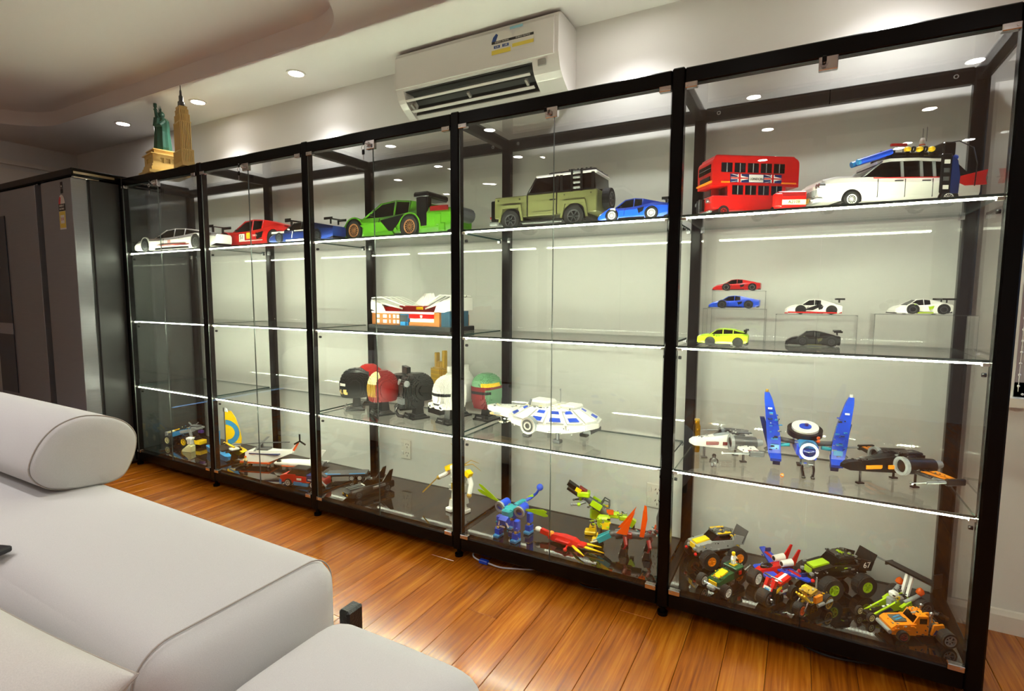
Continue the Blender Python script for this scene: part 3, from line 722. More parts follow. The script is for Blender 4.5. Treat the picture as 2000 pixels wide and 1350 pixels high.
def car(label, loc, rz, L, W, H, c, body=SPORT, cabin=SPORT_C, wx=(.19, .80), wr=.24, ww=.17, rim='grey', spokes=10, roof=None, accent='black', spoiler=None, splitter='black', hubs=None, cat='model car', deck=True, pillars=None, lights='white', group=None, gl='clear_smoke'):
    t = thing('model_car', label, cat, loc, rz, group)
    X = lambda f: f * L - L / 2
    b = MB(c).loft([ringpts(X(f), fw * W / 2, zb * H, zs * H) for f, fw, zb, zs in body])
    # wheel housings, door lines and sill
    r = wr * H * 1.02 if wr > .1 else wr
    b.set('black')
    for f in wx: arch(b, X(f), W / 2 + .0006, r, r * 1.16, H * .055)
    b.set(c)
    for f in wx:
        for s in (-1, 1):
            for k in range(11):
                a = PI * (k - .0) / 10
                b.box((X(f) + r * 1.22 * math.cos(a), s * (W / 2 - W * .04), r + r * 1.22 * math.sin(a)), (r * .12, W * .10, r * .42), (0, -a + PI / 2 + PI / 2, 0))
    b.set(accent)
    for s in (-1, 1):
        b.box((X(.5), s * W * .478, H * .09), (L * (wx[1] - wx[0]) * .66, W * .05, H * .07))
        b.box((X(.40), s * W * .474, H * .38), (L * .006, W * .012, H * .34), (0, .25, 0)).box((X(.60), s * W * .478, H * .38), (L * .006, W * .012, H * .34), (0, -.3, 0))
        b.prism([(X(.585), H * .50), (X(.68), H * .56), (X(.66), H * .36), (X(.60), H * .30)], s * W * .470, s * W * .502, 'y') if deck else None
    b.build('body', t)
    g = MB(gl).loft([[(X(f), -wb * W / 2, zb * H), (X(f), -wt * W / 2, zt * H), (X(f), wt * W / 2, zt * H), (X(f), wb * W / 2, zb * H)] for f, wb, wt, zb, zt in cabin])
    g.build('windows', t)
    roof = roof or c
    rf = MB(roof)
    top = cabin[1:4] if deck else cabin[1:5]
    rf.loft([[(X(f), -wt * W / 2 * 1.04, zt * H - H * .03), (X(f), -wt * W / 2 * .98, zt * H + H * .012), (X(f), wt * W / 2 * .98, zt * H + H * .012), (X(f), wt * W / 2 * 1.04, zt * H - H * .03)] for f, wb, wt, zb, zt in top])
    if deck:
        rf.set(c).loft([[(X(f), -wb * W / 2 * 1.05, zb * H - .01 * H), (X(f), -wt * W / 2 * 1.02, zt * H + H * .012), (X(f), wt * W / 2 * 1.02, zt * H + H * .012), (X(f), wb * W / 2 * 1.05, zb * H - .01 * H)] for f, wb, wt, zb, zt in cabin[3:5]])
    rf.build('roof', t)
    pl = MB(pillars or roof)
    for s in (-1, 1):
        for (i0, i1) in ((0, 1), (2, 2), (3, 3)):
            f0, wb, wt, zb, zt = cabin[i0]; f1, wb1, wt1, zb1, zt1 = cabin[i1]
            p0 = Vector((X(f0), s * wb * W / 2 * 1.0, zb * H)); p1 = Vector((X(f1), s * wt1 * W / 2, zt1 * H))
            pl.cyl(p0, p1, H * .028, n=6)
    pl.build('pillars', t)
    for f in wx:
        for s in (-1, 1):
            wheel(t, X(f), s * (W / 2 - W * ww * .42), r, r, W * ww, rim, spokes, hub=hubs)
    sp = MB(splitter).box((X(.02), 0, H * .06), (L * .06, W * .90, H * .05)).box((X(.97), 0, H * .14), (L * .05, W * .84, H * .10))
    sp.build('splitter', t)
    for s in (-1, 1):
        MB(lights).box((X(.055), s * W * .36, body[1][3] * H * .98), (L * .05, W * .13, H * .07), (0, -.5, 0)).build('headlight', t)
        MB('red').box((X(.992), s * W * .30, H * .50), (L * .012, W * .20, H * .05)).build('tail_light', t)
        MB(accent).box((X(.35), s * W * .50, H * .64), (L * .022, W * .10, H * .06), (0, 0, s * .3)).build('mirror', t)
    if spoiler:
        fx, z, cw, sc_ = spoiler
        s_ = MB(sc_).box((X(fx), 0, z * H), (L * cw, W * .94, H * .045), (0, .12, 0))
        for s in (-1, 1): s_.box((X(fx) - L * .01, s * W * .26, (z - .12) * H), (L * .02, W * .03, H * .24)).box((X(fx), s * W * .47, z * H), (L * cw * 1.1, W * .02, H * .12))
        s_.build('rear_wing', t)
    return t
def sticker(t, name, m, x, y, z, sx, sz, face=-1):
    return MB(m).box((x, y, z), (sx, .001, sz)).build(name, t)
FR = (PI / 2, 0, 0)

def detail(t, regions, n, cols, seed, size=.006, name='studs_and_plates'):
    """small bricks, pins and studs over a model's surfaces: regions (x0,x1,y0,y1,z0,z1)"""
    rn = random.Random(seed); m = MB(cols[0])
    for (x0, x1, y0, y1, z0, z1) in regions:
        for k in range(n):
            m.set(rn.choice(cols)); f = rn.random()
            c = (x0 + (x1 - x0) * rn.random(), y0 + (y1 - y0) * rn.random(), z0 + (z1 - z0) * f)
            q = rn.random()
            if q < .5: m.box(c, (size * rn.uniform(.6, 2.4), size * rn.uniform(.6, 1.6), size * rn.uniform(.35, .9)), (0, 0, rn.choice((0, 0, .5))))
            elif q < .8: m.cyl(c, (c[0], c[1], c[2] + size * .6), size * .4, n=7)
            else: m.cyl(c, (c[0] + size * rn.uniform(-2, 2), c[1] + size * rn.uniform(-1, 1), c[2] + size * .5), size * .28, n=6)
    o = m.build(name, t); o['kind'] = 'stuff'; return o

# ------------------------------------------------------------------ top shelf
Z1 = SH[0] + .0005
t = car('white racing coupe with red stripes, first on the top shelf beside the refrigerators', (.485, .108, Z1), 0, .91, .118, .135, 'white', GT, GT_C, wx=(.17, .79), wr=.30, ww=.2, rim='dgrey', accent='black', spoiler=(.95, .93, .07, 'black'), deck=False, roof='white')
for (x0, x1, zz) in ((-.16, .16, .036), (-.13, .20, .030)): sticker(t, 'red_stripe', 'dred', (x0 + x1) / 2, -.0595, zz, x1 - x0, .004)
sticker(t, 'number_panel', 'pink', -.02, -.0598, .055, .03, .02)
t = car('red racing coupe with number 51 on its door on the top shelf', (1.058, .26, Z1), 0, .75, .145, .172, 'red', GT, GT_C, wx=(.19, .80), wr=.27, ww=.2, rim='black', accent='black', deck=True, spoiler=(.97, .84, .06, 'black'))
sticker(t, 'number_panel', 'white', -.062, -.0735, .068, .052, .040); text_mesh('51', .036, 'black', t, 'lettering', (-.062, -.0743, .068), FR)
sticker(t, 'yellow_badge', 'yellow', .0, -.0738, .075, .034, .036); text_mesh('SHELL', .016, 'white', t, 'lettering', (.062, -.0742, .074), FR)
sticker(t, 'white_stripe', 'white', .02, -.0736, .045, .22, .005)
t = car('blue and white endurance racer with a big black rear wing on the top shelf', (1.665, .098, Z1), 0, .50, .098, .105, 'dblue', SPORT, SPORT_C, wx=(.2, .78), wr=.26, ww=.2, rim='dgrey', roof='black', accent='white', spoiler=(.945, 1.02, .11, 'black'))
sticker(t, 'white_flash', 'white', -.16, -.0495, .055, .10, .010); sticker(t, 'white_flash', 'white', .02, -.0492, .058, .10, .006)
t = car('lime green hypercar with copper wheels on the top shelf', (2.200, .238, Z1), 0, .765, .165, .190, 'green', SPORT, SPORT_C, wx=(.185, .665), wr=.27, ww=.2, rim='copper', spokes=14, roof='green', accent='black', splitter='black')
MB('black').rbox(.165, .235, -.083, -.045, .045, .195, .006).rbox(.150, .240, -.086, .086, .182, .212, .008).build('rear_duct', t)
MB('green').prism([(-.20, .075), (-.10, .085), (.02, .078), (.05, .04), (-.12, .038)], -.0850, -.0815, 'y').prism([(-.17, .030), (.02, .034), (.035, .015), (-.165, .012)], -.089, -.075, 'y').build('door_skin', t)
MB('black').prism([(-.06, .092), (.09, .112), (.02, .035), (-.005, .038)], -.0862, -.0832, 'y').build('door_blade', t)
MB('dred').box((.30, -.078, .128), (.10, .008, .022)).build('tail_lamp', t)
MB('green').rbox(.275, .315, -.083, -.05, .05, .105, .004).rbox(.295, .335, -.083, -.05, .022, .06, .004).build('rear_skirt', t)
MB('dgrey').ring((.385, -.05, .10), (.385, .05, .10), .035, .025, 14).build('exhaust', t)

def off_roader(loc, rz, L, W, H):
    t = thing('model_off_roader', 'olive green boxy off-roader with a white roof and side ladder on the top shelf', 'model car', loc, rz)
    X = lambda f: f * L - L / 2
    zb = .24 * H; zh = .62 * H
    b = MB('olive')
    b.rbox(X(.06), X(.37), -W * .46, W * .46, zb, zh, .004).rbox(X(.36), X(.97), -W * .48, W * .48, zb, zh, .004)
    b.set('black').rbox(X(.02), X(.08), -W * .44, W * .44, zb * .8, zh * .92, .004)
    for f in (.225, .785):
        arch(b, X(f), W * .487, .19 * H, .215 * H, .14 * H)
    b.set('olive')
    for f in (.225, .785):
        for s in (-1, 1):
            pf = [(X(f) - .255 * H, .17 * H), (X(f) - .20 * H, .46 * H), (X(f) + .20 * H, .46 * H), (X(f) + .255 * H, .17 * H), (X(f) + .215 * H, .17 * H), (X(f) + .165 * H, .405 * H), (X(f) - .165 * H, .405 * H), (X(f) - .215 * H, .17 * H)]
            for i in range(len(pf) // 2 - 1):
                a_, b_, c_, d_ = pf[i], pf[i + 1], pf[6 - i], pf[7 - i]
                b.prism([a_, b_, c_, d_], s * W * .47, s * W * .515, 'y')
    b.set('black')
    for s in (-1, 1):
        for f in (.375, .635): b.box((X(f), s * W * .482, (zb + zh) / 2), (L * .008, W * .01, zh - zb))
        b.box((X(.6), s * W * .486, zh * .8), (L * .05, W * .012, H * .022)).box((X(.5), s * W * .484, zb + .07 * H), (L * .16, W * .006, H * .006))
        for f, z in ((.10, .56), (.30, .56), (.70, .56), (.92, .56), (.69, .42)): b.cyl((X(f), s * W * .46, z * H), (X(f), s * W * .487, z * H), .011 * H, n=8)
    b.build('body', t)
    MB('clear_smoke').loft([[(X(f0), -W * .44, z_), (X(f0), W * .44, z_), (X(f1), W * .44, z_), (X(f1), -W * .44, z_)] for f0, f1, z_ in ((.37, .955, zh), (.45, .945, .90 * H))]).build('windows', t)
    p = MB('black')
    for s in (-1, 1):
        p.cyl((X(.37), s * W * .44, zh), (X(.45), s * W * .43, .90 * H), .020 * H, n=6)
        for f in (.635, .67, .93): p.box((X(f), s * W * .445, (zh + .9 * H) / 2), (L * .022, W * .03, .28 * H))
        p.box((X(.66), s * W * .445, zh + .01 * H), (L * .58, W * .02, .03 * H))
    p.box((X(.79), 0, .76 * H), (L * .02, W * .8, .24 * H)); p.build('pillars', t)
    MB('white').rbox(X(.44), X(.96), -W * .455, W * .455, .885 * H, .935 * H, .005).build('roof', t)
    rk = MB('black')
    for s in (-1, 0, 1): rk.rbox(X(.56), X(.95), s * W * .36 - .004, s * W * .36 + .004, .955 * H, .975 * H, .002)
    for f in (.56, .66, .76, .86, .94): rk.rbox(X(f) - .005, X(f) + .005, -W * .40, W * .40, .945 * H, .965 * H, .002)
    rk.rbox(X(.70), X(.93), -W * .3, W * .3, .97 * H, 1.0 * H, .004).set('dgrey')
    for k in range(6): rk.box((X(.72 + k * .035), -W * .31, .99 * H), (L * .015, W * .04, .03 * H))
    rk.build('roof_rack', t)
    ld = MB('black')
    for f in (.765, .845): ld.rbox(X(f) - .004, X(f) + .004, -W * .52, -W * .48, .60 * H, .97 * H, .002)
    ld.set('grey')
    for k in range(4): ld.rbox(X(.775), X(.835), -W * .515, -W * .495, (.64 + k * .085) * H, (.655 + k * .085) * H + .006, .002)
    ld.build('ladder', t)
    bp = MB('grey').rbox(X(.0), X(.09), -W * .44, W * .44, .12 * H, .20 * H, .005).set('red').cyl((X(.01), -W * .40, .27 * H), (X(.03), -W * .40, .27 * H), .02 * H, n=8)
    bp.set('black').rbox(X(.31), X(.70), -W * .50, W * .50, .13 * H, .17 * H, .003).set('grey').cyl((X(.33), -W * .47, .12 * H), (X(.68), -W * .47, .12 * H), .012 * H, n=6)
    bp.build('bumper_and_step', t)
    for s in (-1, 1): MB('grey').cyl((X(.015), s * W * .33, .50 * H), (X(.05), s * W * .33, .50 * H), .05 * H, n=14).build('headlight', t)
    for f in (.225, .785):
        for s in (-1, 1): wheel(t, X(f), s * W * .42, .185 * H, .185 * H, W * .2, 'dgrey', 6, hub='black', rr=.62)
    w_ = wheel(t, 0, 0, 0, .19 * H, W * .17, 'dgrey', 6); w_.rotation_euler = (0, 0, PI / 2); w_.location = (X(.995), W * .05, .50 * H)
    return t
off_roader((3.028, .255, Z1), 0, .525, .19, .240)
t = car('small blue sports car with white wheels behind the off-roader on the top shelf', (3.442, .12, Z1), 0, .265, .10, .082, 'blue', SPORT, SPORT_C, wx=(.22, .78), wr=.26, rim='white', spokes=12, hubs='white', roof='blue', accent='black', spoiler=(.97, .86, .10, 'black'))
sticker(t, 'white_stripe', 'white', -.07, -.0505, .042, .02, .012)

def bus(loc, rz, L, W, H):
    t = thing('model_bus', 'red double-decker bus model with a flag banner on its side', 'model bus', loc, rz)
    b = MB('red')
    X = lambda f: f * L - L / 2
    # upper deck with rounded corners, lower saloon, driver cab and bonnet
    def rr(x0, x1, z0, z1, rad, k=5):
        P = []
        for cx_, cz_, a0 in ((x1 - rad, z1 - rad, 0), (x0 + rad, z1 - rad, 90)):
            for i in range(k + 1): a = R(a0 + 90 * i / k); P.append((cx_ + rad * math.cos(a), cz_ + rad * math.sin(a)))
        return P + [(x0, z0), (x1, z0)]
    b.prism(rr(X(.02), X(1), .50 * H, .97 * H, .10 * H), -W / 2, W / 2, 'y').prism(rr(X(.05), X(.97), .92 * H, H, .05 * H), -W * .44, W * .44, 'y')
    b.rbox(X(.20), X(.86), -W / 2, W / 2, .10 * H, .52 * H, .003).rbox(X(.86), X(1), W * .1, W / 2, .10 * H, .52 * H, .003).rbox(X(.86), X(1), -W / 2, W / 2, .10 * H, .16 * H, .003)
    b.rbox(X(.03), X(.22), -W / 2, -W * .02, .12 * H, .34 * H, .004).rbox(X(.03), X(.22), -W * .02, W / 2, .12 * H, .34 * H, .004).rbox(X(.10), X(.22), 0, W / 2, .3 * H, .52 * H, .002)
    b.set('black')
    for f in (.16, .74): arch(b, X(f), W * .505, .085 * H, .095 * H, .05 * H)
    b.build('body', t)
    for z0, n, x0, x1 in ((.72, 5, .12, .86), (.36, 4, .25, .84)):
        for k in range(n):
            a = X(x0 + (x1 - x0) * k / n); e = X(x0 + (x1 - x0) * (k + .80) / n)
            wdw = MB('clear_smoke').bx(a, e, -W * .506, -W * .49, z0 * H, (z0 + .145) * H).set('grey').bx((a + e) / 2 - .0015, (a + e) / 2 + .0015, -W * .508, -W * .5, z0 * H, (z0 + .145) * H)
            wdw.set('black').bx(a - .001, e + .001, -W * .503, -W * .5, z0 * H - .001, (z0 + .145) * H + .001)
            wdw.build('window', t)
    MB('clear_smoke').bx(X(.014), X(.03), -W * .40, -W * .02, .72 * H, .85 * H).bx(X(.014), X(.03), W * .02, W * .40, .72 * H, .85 * H).set('grey').bx(X(.012), X(.03), -W * .41, W * .41, .785 * H, .789 * H).build('front_upper_windows', t)
    MB('clear_toy').bx(X(.09), X(.10), W * .04, W * .46, .36 * H, .48 * H).bx(X(.18), X(.20), -W * .46, -W * .04, .36 * H, .48 * H).build('windscreen', t)
    MB('black').bx(X(.012), X(.025), -W * .36, W * .30, .585 * H, .66 * H).build('destination_blind', t)
    yb = MB('orange').bx(X(.0), X(.022), -W * .5, W * .48, .545 * H, .572 * H).bx(X(.12), X(.215), -W * .515, -W * .49, .545 * H, .57 * H).bx(X(.80), X(.97), -W * .515, -W * .49, .545 * H, .57 * H)
    yb.build('yellow_band', t)
    # flag banner
    bn = MB('dblue').bx(X(.22), X(.80), -W * .516, -W * .5, .555 * H, .69 * H)
    for (x0, x1) in ((.225, .42), (.60, .795)):
        bn.set('white')
        for a, z0, z1 in ((x0, .56, .62), (x0, .685, .625)):
            bn._add([(X(x0), -W * .519, z0 * H), (X(x0 + .03), -W * .519, z0 * H), (X(x1), -W * .519, (z1 + .012) * H), (X(x1), -W * .519, (z1 - .012) * H)], [(0, 1, 2, 3)])
        bn.bx(X(x0), X(x1), -W * .520, -W * .515, .605 * H, .64 * H)
        bn.bx(X((x0 + x1) / 2 - .02), X((x0 + x1) / 2 + .02), -W * .520, -W * .515, .557 * H, .688 * H)
        bn.set('red').bx(X(x0), X(x1), -W * .523, -W * .515, .613 * H, .632 * H).bx(X((x0 + x1) / 2 - .011), X((x0 + x1) / 2 + .011), -W * .523, -W * .515, .557 * H, .688 * H)
    bn.set('white').bx(X(.43), X(.59), -W * .522, -W * .51, .562 * H, .684 * H)
    bo = bn.build('flag_banner', t)
    text_mesh('LONDON', .0112, 'black', bo, 'lettering', (X(.51), -W * .53, .612 * H), FR)
    MB('black').bx(X(.0), X(.03), W * .02, W * .42, .12 * H, .32 * H).set('grey').bx(X(-.004), X(.01), W * .19, W * .23, .10 * H, .33 * H).build('radiator', t)
    for y in (-W * .28, W * .46): MB('chrome_toy').cyl((X(.0), y, .26 * H), (X(.03), y, .26 * H), .032 * H, n=14).build('headlight', t)
    MB('grey').bx(X(-.005), X(.03), -W * .5, W * .5, .06 * H, .09 * H).build('bumper', t)
    for f in (.16, .74):
        for s in (-1, 1): wheel(t, X(f), s * W * .455, .085 * H, .085 * H, W * .12, 'red', 5, hub='dred', rr=.6)
    return t
bus((3.815, .235, Z1), R(34), .325, .115, .212)
sg = thing('model_street_sign', 'low red brick-built block with a cream name strip beside the bus', 'model', (3.962, .105, Z1), R(22))
MB('red').rbox(-.045, .045, -.018, .018, 0, .062, .004).rbox(-.055, -.03, -.022, .0, .012, .055, .003).set('dred').bx(-.04, .04, -.0185, -.016, .045, .056).build('block', sg)
sgn = MB('cream').bx(-.032, .042, -.0205, -.017, .018, .034).build('name_strip', sg)
text_mesh('A2108', .014, 'black', sgn, 'lettering', (.005, -.0215, .026), FR)

def wagon(loc, rz, L, W, H):
    t = thing('model_wagon', 'white vintage station wagon model with gear on its roof rack and red tail fins', 'model car', loc, rz)
    X = lambda f: f * L - L / 2
    b = MB('white').loft([ringpts(X(f), fw * W / 2, zb * H, zs * H, .93) for f, fw, zb, zs in ((0, .86, .22, .48), (.02, .95, .16, .56), (.12, 1, .14, .60), (.3, 1, .13, .62), (.6, 1, .13, .60), (.82, 1, .16, .58), (1, .92, .24, .50))])
    b.loft([[(X(f), -.42 * W, .56 * H), (X(f), -.36 * W, zt * H), (X(f), .36 * W, zt * H), (X(f), .42 * W, .56 * H)] for f, zt in ((.03, .60), (.12, .66), (.30, .66))])
    b.set('black')
    for f in (.20, .80): arch(b, X(f), W * .505, .17 * H, .20 * H, .10 * H)
    b.set('red')
    for s in (-1, 1): b.bx(X(.33), X(.86), s * W * .495, s * W * .508, .585 * H, .603 * H)
    b.set('black')
    for s in (-1, 1):
        for f in (.36, .53, .70): b.bx(X(f) - .0008, X(f) + .0008, s * W * .494, s * W * .504, .20 * H, .57 * H)
        for f in (.49, .66): b.bx(X(f) - .012, X(f) + .012, s * W * .494, s * W * .512, .52 * H, .54 * H)
    b.build('body', t)
    MB('clear_smoke').loft([[(X(f), -wb * W / 2, .60 * H), (X(f), -wt * W / 2, zt * H), (X(f), wt * W / 2, zt * H), (X(f), wb * W / 2, .60 * H)] for f, wb, wt, zt in ((.27, .86, .80, .64), (.40, .88, .74, .96), (.60, .88, .74, .98), (.86, .86, .72, .94), (.96, .80, .7, .66))]).build('windows', t)
    rf = MB('white').loft([[(X(f), -wt * W / 2, zt * H - .04 * H), (X(f), -wt * W / 2 * .95, zt * H + .02 * H), (X(f), wt * W / 2 * .95, zt * H + .02 * H), (X(f), wt * W / 2, zt * H - .04 * H)] for f, wt, zt in ((.37, .76, .94), (.45, .80, .99), (.62, .80, 1.0), (.86, .78, .96))])
    rf.build('roof', t)
    pl = MB('grey')
    for s in (-1, 1):
        for f in (.52, .64, .72, .86): pl.box((X(f), s * W * .41, .77 * H), (L * .018, W * .03, .36 * H), (s * .18, 0, 0))
        pl.cyl((X(.27), s * W * .43, .62 * H), (X(.40), s * W * .38, .95 * H), .018 * H, n=6)
    pl.build('pillars', t)
    fn = MB('red')
    for s in (-1, 1): fn.prism([(X(.80), .56 * H), (X(1.03), .74 * H), (X(1.02), .56 * H), (X(1.03), .44 * H), (X(.9), .42 * H)], s * W * .44, s * W * .50, 'y')
    fn.set('grey').cyl((X(.92), -W * .46, .58 * H), (X(1.04), -W * .46, .58 * H), .015 * H, n=8).build('tail_fins', t)
    g = MB('grey').rbox(X(-.02), X(.03), -W * .48, W * .48, .12 * H, .22 * H, .004).rbox(X(-.005), X(.03), -W * .36, W * .36, .26 * H, .40 * H, .003)
    for k in range(9): g.bx(X(-.008), X(.0), -W * .35 + k * W * .085, -W * .34 + k * W * .085, .26 * H, .40 * H)
    g.set('chrome_toy')
    for s in (-1, 1):
        for d in (.36, .46): g.cyl((X(-.006), s * W * d, .46 * H), (X(.03), s * W * d, .46 * H), .05 * H, n=12)
        g.cyl((X(-.03), s * W * .30, .19 * H), (X(.10), s * W * .42, .22 * H), .04 * H, n=10)
    g.build('grille_and_bumper', t)
    MB('label_yellow').box((X(-.024), -W * .05, .20 * H), (.002, W * .24, .10 * H)).build('licence_plate', t)
    rk = MB('black').rbox(X(.46), X(.84), -W * .36, W * .36, 1.02 * H, 1.08 * H, .003)
    for k in range(5):
        f = .47 + k * .09
        rk.box((X(f), -W * .34, 1.12 * H), (L * .02, W * .05, .12 * H)).box((X(f), W * .34, 1.12 * H), (L * .02, W * .05, .12 * H))
    rk.rbox(X(.78), X(.86), -W * .36, W * .1, 1.06 * H, 1.34 * H, .004).rbox(X(.46), X(.74), -W * .15, W * .3, 1.06 * H, 1.20 * H, .004)
    rk.build('roof_rack', t)
    tk = MB('blue')
    for y in (-.34, -.12): tk.cyl((X(.26), W * y, .96 * H), (X(.46), W * y, 1.16 * H), .062 * H, n=12).set('azure').cyl((X(.25), W * y, .95 * H), (X(.265), W * y, .965 * H), .064 * H, n=12).set('blue')
    tk.cyl((X(.84), -W * .2, 1.10 * H), (X(.92), -W * .1, 1.08 * H), .05 * H, n=10)
    tk.build('blue_cylinders', t)
    yt = MB('yellow')
    for k in range(3): yt.ball((X(.56 + .075 * k), -W * .34, 1.20 * H), .055 * H, 10, (1.3, 1, 1))
    yt.set('black')
    for k in range(2): yt.ring((X(.592 + .075 * k), -W * .34, 1.20 * H), (X(.602 + .075 * k), -W * .34, 1.20 * H), .062 * H, .04 * H, 12)
    yt.build('yellow_canisters', t)
    an = MB('white').lathe([(.025 * H, 1.30 * H), (.055 * H, 1.34 * H), (.04 * H, 1.40 * H), (.055 * H, 1.44 * H), (.035 * H, 1.52 * H)], (X(.72), 0, 0), 10).set('dorange').cyl((X(.72), 0, 1.365 * H), (X(.72), 0, 1.385 * H), .06 * H, n=10).cyl((X(.72), 0, 1.45 * H), (X(.72), 0, 1.465 * H), .05 * H, n=10)
    an.set('dgrey').cyl((X(.72), 0, 1.5 * H), (X(.72), 0, 1.72 * H), .006 * H, n=5).cyl((X(.745), 0, 1.45 * H), (X(.745), 0, 1.75 * H), .006 * H, n=5)
    an.set('red').box((X(.55), -W * .1, 1.36 * H), (L * .10, W * .05, .05 * H)).set('grey').cyl((X(.58), -W * .1, 1.2 * H), (X(.58), -W * .1, 1.35 * H), .012 * H, n=6).cyl((X(.44), -W * .1, 1.16 * H), (X(.44), -W * .1, 1.24 * H), .02 * H, n=8)
    an.build('roof_mast', t)
    ho = MB('black').tube([(X(.80), -W * .3, 1.32 * H), (X(.87), -W * .38, 1.34 * H), (X(.93), -W * .50, 1.18 * H), (X(.95), -W * .55, .85 * H), (X(.945), -W * .54, .4 * H)], .010 * H, 6).build('hose', t)
    sd = MB('black').rbox(X(.735), X(.80), -W * .545, -W * .50, .26 * H, 1.06 * H, .003)
    for k in range(4): sd.set('white' if k in (0, 3) else 'dgrey').bx(X(.75), X(.785), -W * .555, -W * .54, (.34 + .17 * k) * H, (.42 + .17 * k) * H)
    sd.build('side_ladder', t)
    MB('dblue').prism([(X(.80), .26 * H), (X(.80), 1.0 * H), (X(.835), .92 * H), (X(.855), .6 * H), (X(.85), .26 * H)], -W * .54, -W * .46, 'y').build('blue_side_panel', t)
    for f in (.20, .80):
        for s in (-1, 1): wheel(t, X(f), s * W * .452, .165 * H, .165 * H, W * .13, 'white', 12, hub='grey', rr=.62)
    return t
wagon((4.232, .235, Z1), R(24), .475, .155, .150)

# ------------------------------------------------------------------ second shelf: small racers on acrylic risers, stadium
Z2 = SH[1] + .0005
def riser(label, x0, x1, y0, y1, h, group='clear acrylic risers on the second shelf'):
    t = thing('acrylic_riser', label, 'riser', ((x0 + x1) / 2, (y0 + y1) / 2, Z2), 0, group)
    a, d = (x1 - x0) / 2, (y1 - y0) / 2
    MB('acrylic').bx(-a, a, -d, d, h - .003, h).build('top_plate', t)
    for s in (-1, 1): MB('acrylic').bx(s * a, s * (a - .003), -d, d, 0, h - .003).build('side_plate', t)
    eg = MB('acrylic_edge')
    for s in (-1, 1): eg.bx(s * a, s * (a - .0018), -d - .0004, -d, 0, h)
    eg.bx(-a, a, -d - .0004, -d, h - .0020, h).build('front_edge', t)
    return t
riser('tallest clear acrylic riser, carrying the small red car', 3.700, 3.893, .325, .410, .196)
riser('clear acrylic riser carrying the small blue car', 3.690, 3.905, .185, .285, .130)
riser('clear acrylic riser carrying the white, black and red car', 3.935, 4.175, .16, .25, .114)
riser('wide clear acrylic riser carrying the white car with yellow trim', 4.215, 4.47, .12, .24, .121)
G2 = 'small racing cars on the second shelf'
car('small red sports car with grey wheels on the tallest riser', (3.785, .367, Z2 + .1965), 0, .172, .072, .044, 'red', SPORT, SPORT_C, wx=(.30, .84), wr=.29, ww=.16, rim='chrome_toy', group=G2)
car('small blue open sports car with black wheels on a riser', (3.792, .235, Z2 + .1305), 0, .172, .072, .046, 'blue', SPORT, SPORT_C, wx=(.28, .80), wr=.29, ww=.16, rim='dgrey', group=G2)
t = car('small lime sports utility car with number 63, standing under the risers', (3.772, .115, Z2), 0, .165, .074, .060, 'lime', SUV, SUV_C, wx=(.27, .82), wr=.25, ww=.17, rim='black', deck=False, roof='lime', spoiler=(.96, .93, .06, 'black'), group=G2)
text_mesh('63', .014, 'black', t, 'lettering', (-.012, -.0376, .034), FR)
t = car('small white sports car with black and red trim on a riser', (4.047, .205, Z2 + .1145), 0, .168, .072, .050, 'white', GT, GT_C, wx=(.28, .82), wr=.28, ww=.16, rim='black', splitter='red', roof='white', spoiler=(.96, 1.03, .14, 'black'), group=G2)
MB('black').prism([(-.03, .014), (.02, .036), (.028, .03), (.0, .014)], -.0374, -.0355, 'y').set('red').bx(-.075, .07, -.037, -.034, .004, .008).build('side_graphics', t)
car('small black track car with olive highlights standing on the second shelf', (4.052, .295, Z2), 0, .170, .074, .052, 'black', SPORT, SPORT_C, wx=(.32, .84), wr=.30, ww=.17, rim='dgrey', accent='olive', roof='black', spoiler=(.95, 1.0, .14, 'black'), group=G2)
t = car('small white hypercar with yellow trim and black rear deck on a wide riser', (4.335, .18, Z2 + .1215), R(10), .152, .074, .046, 'white', SPORT, SPORT_C, wx=(.32, .84), wr=.31, ww=.16, rim='dgrey', accent='lime', roof='white', spoiler=(.93, 1.0, .22, 'black'), group=G2)

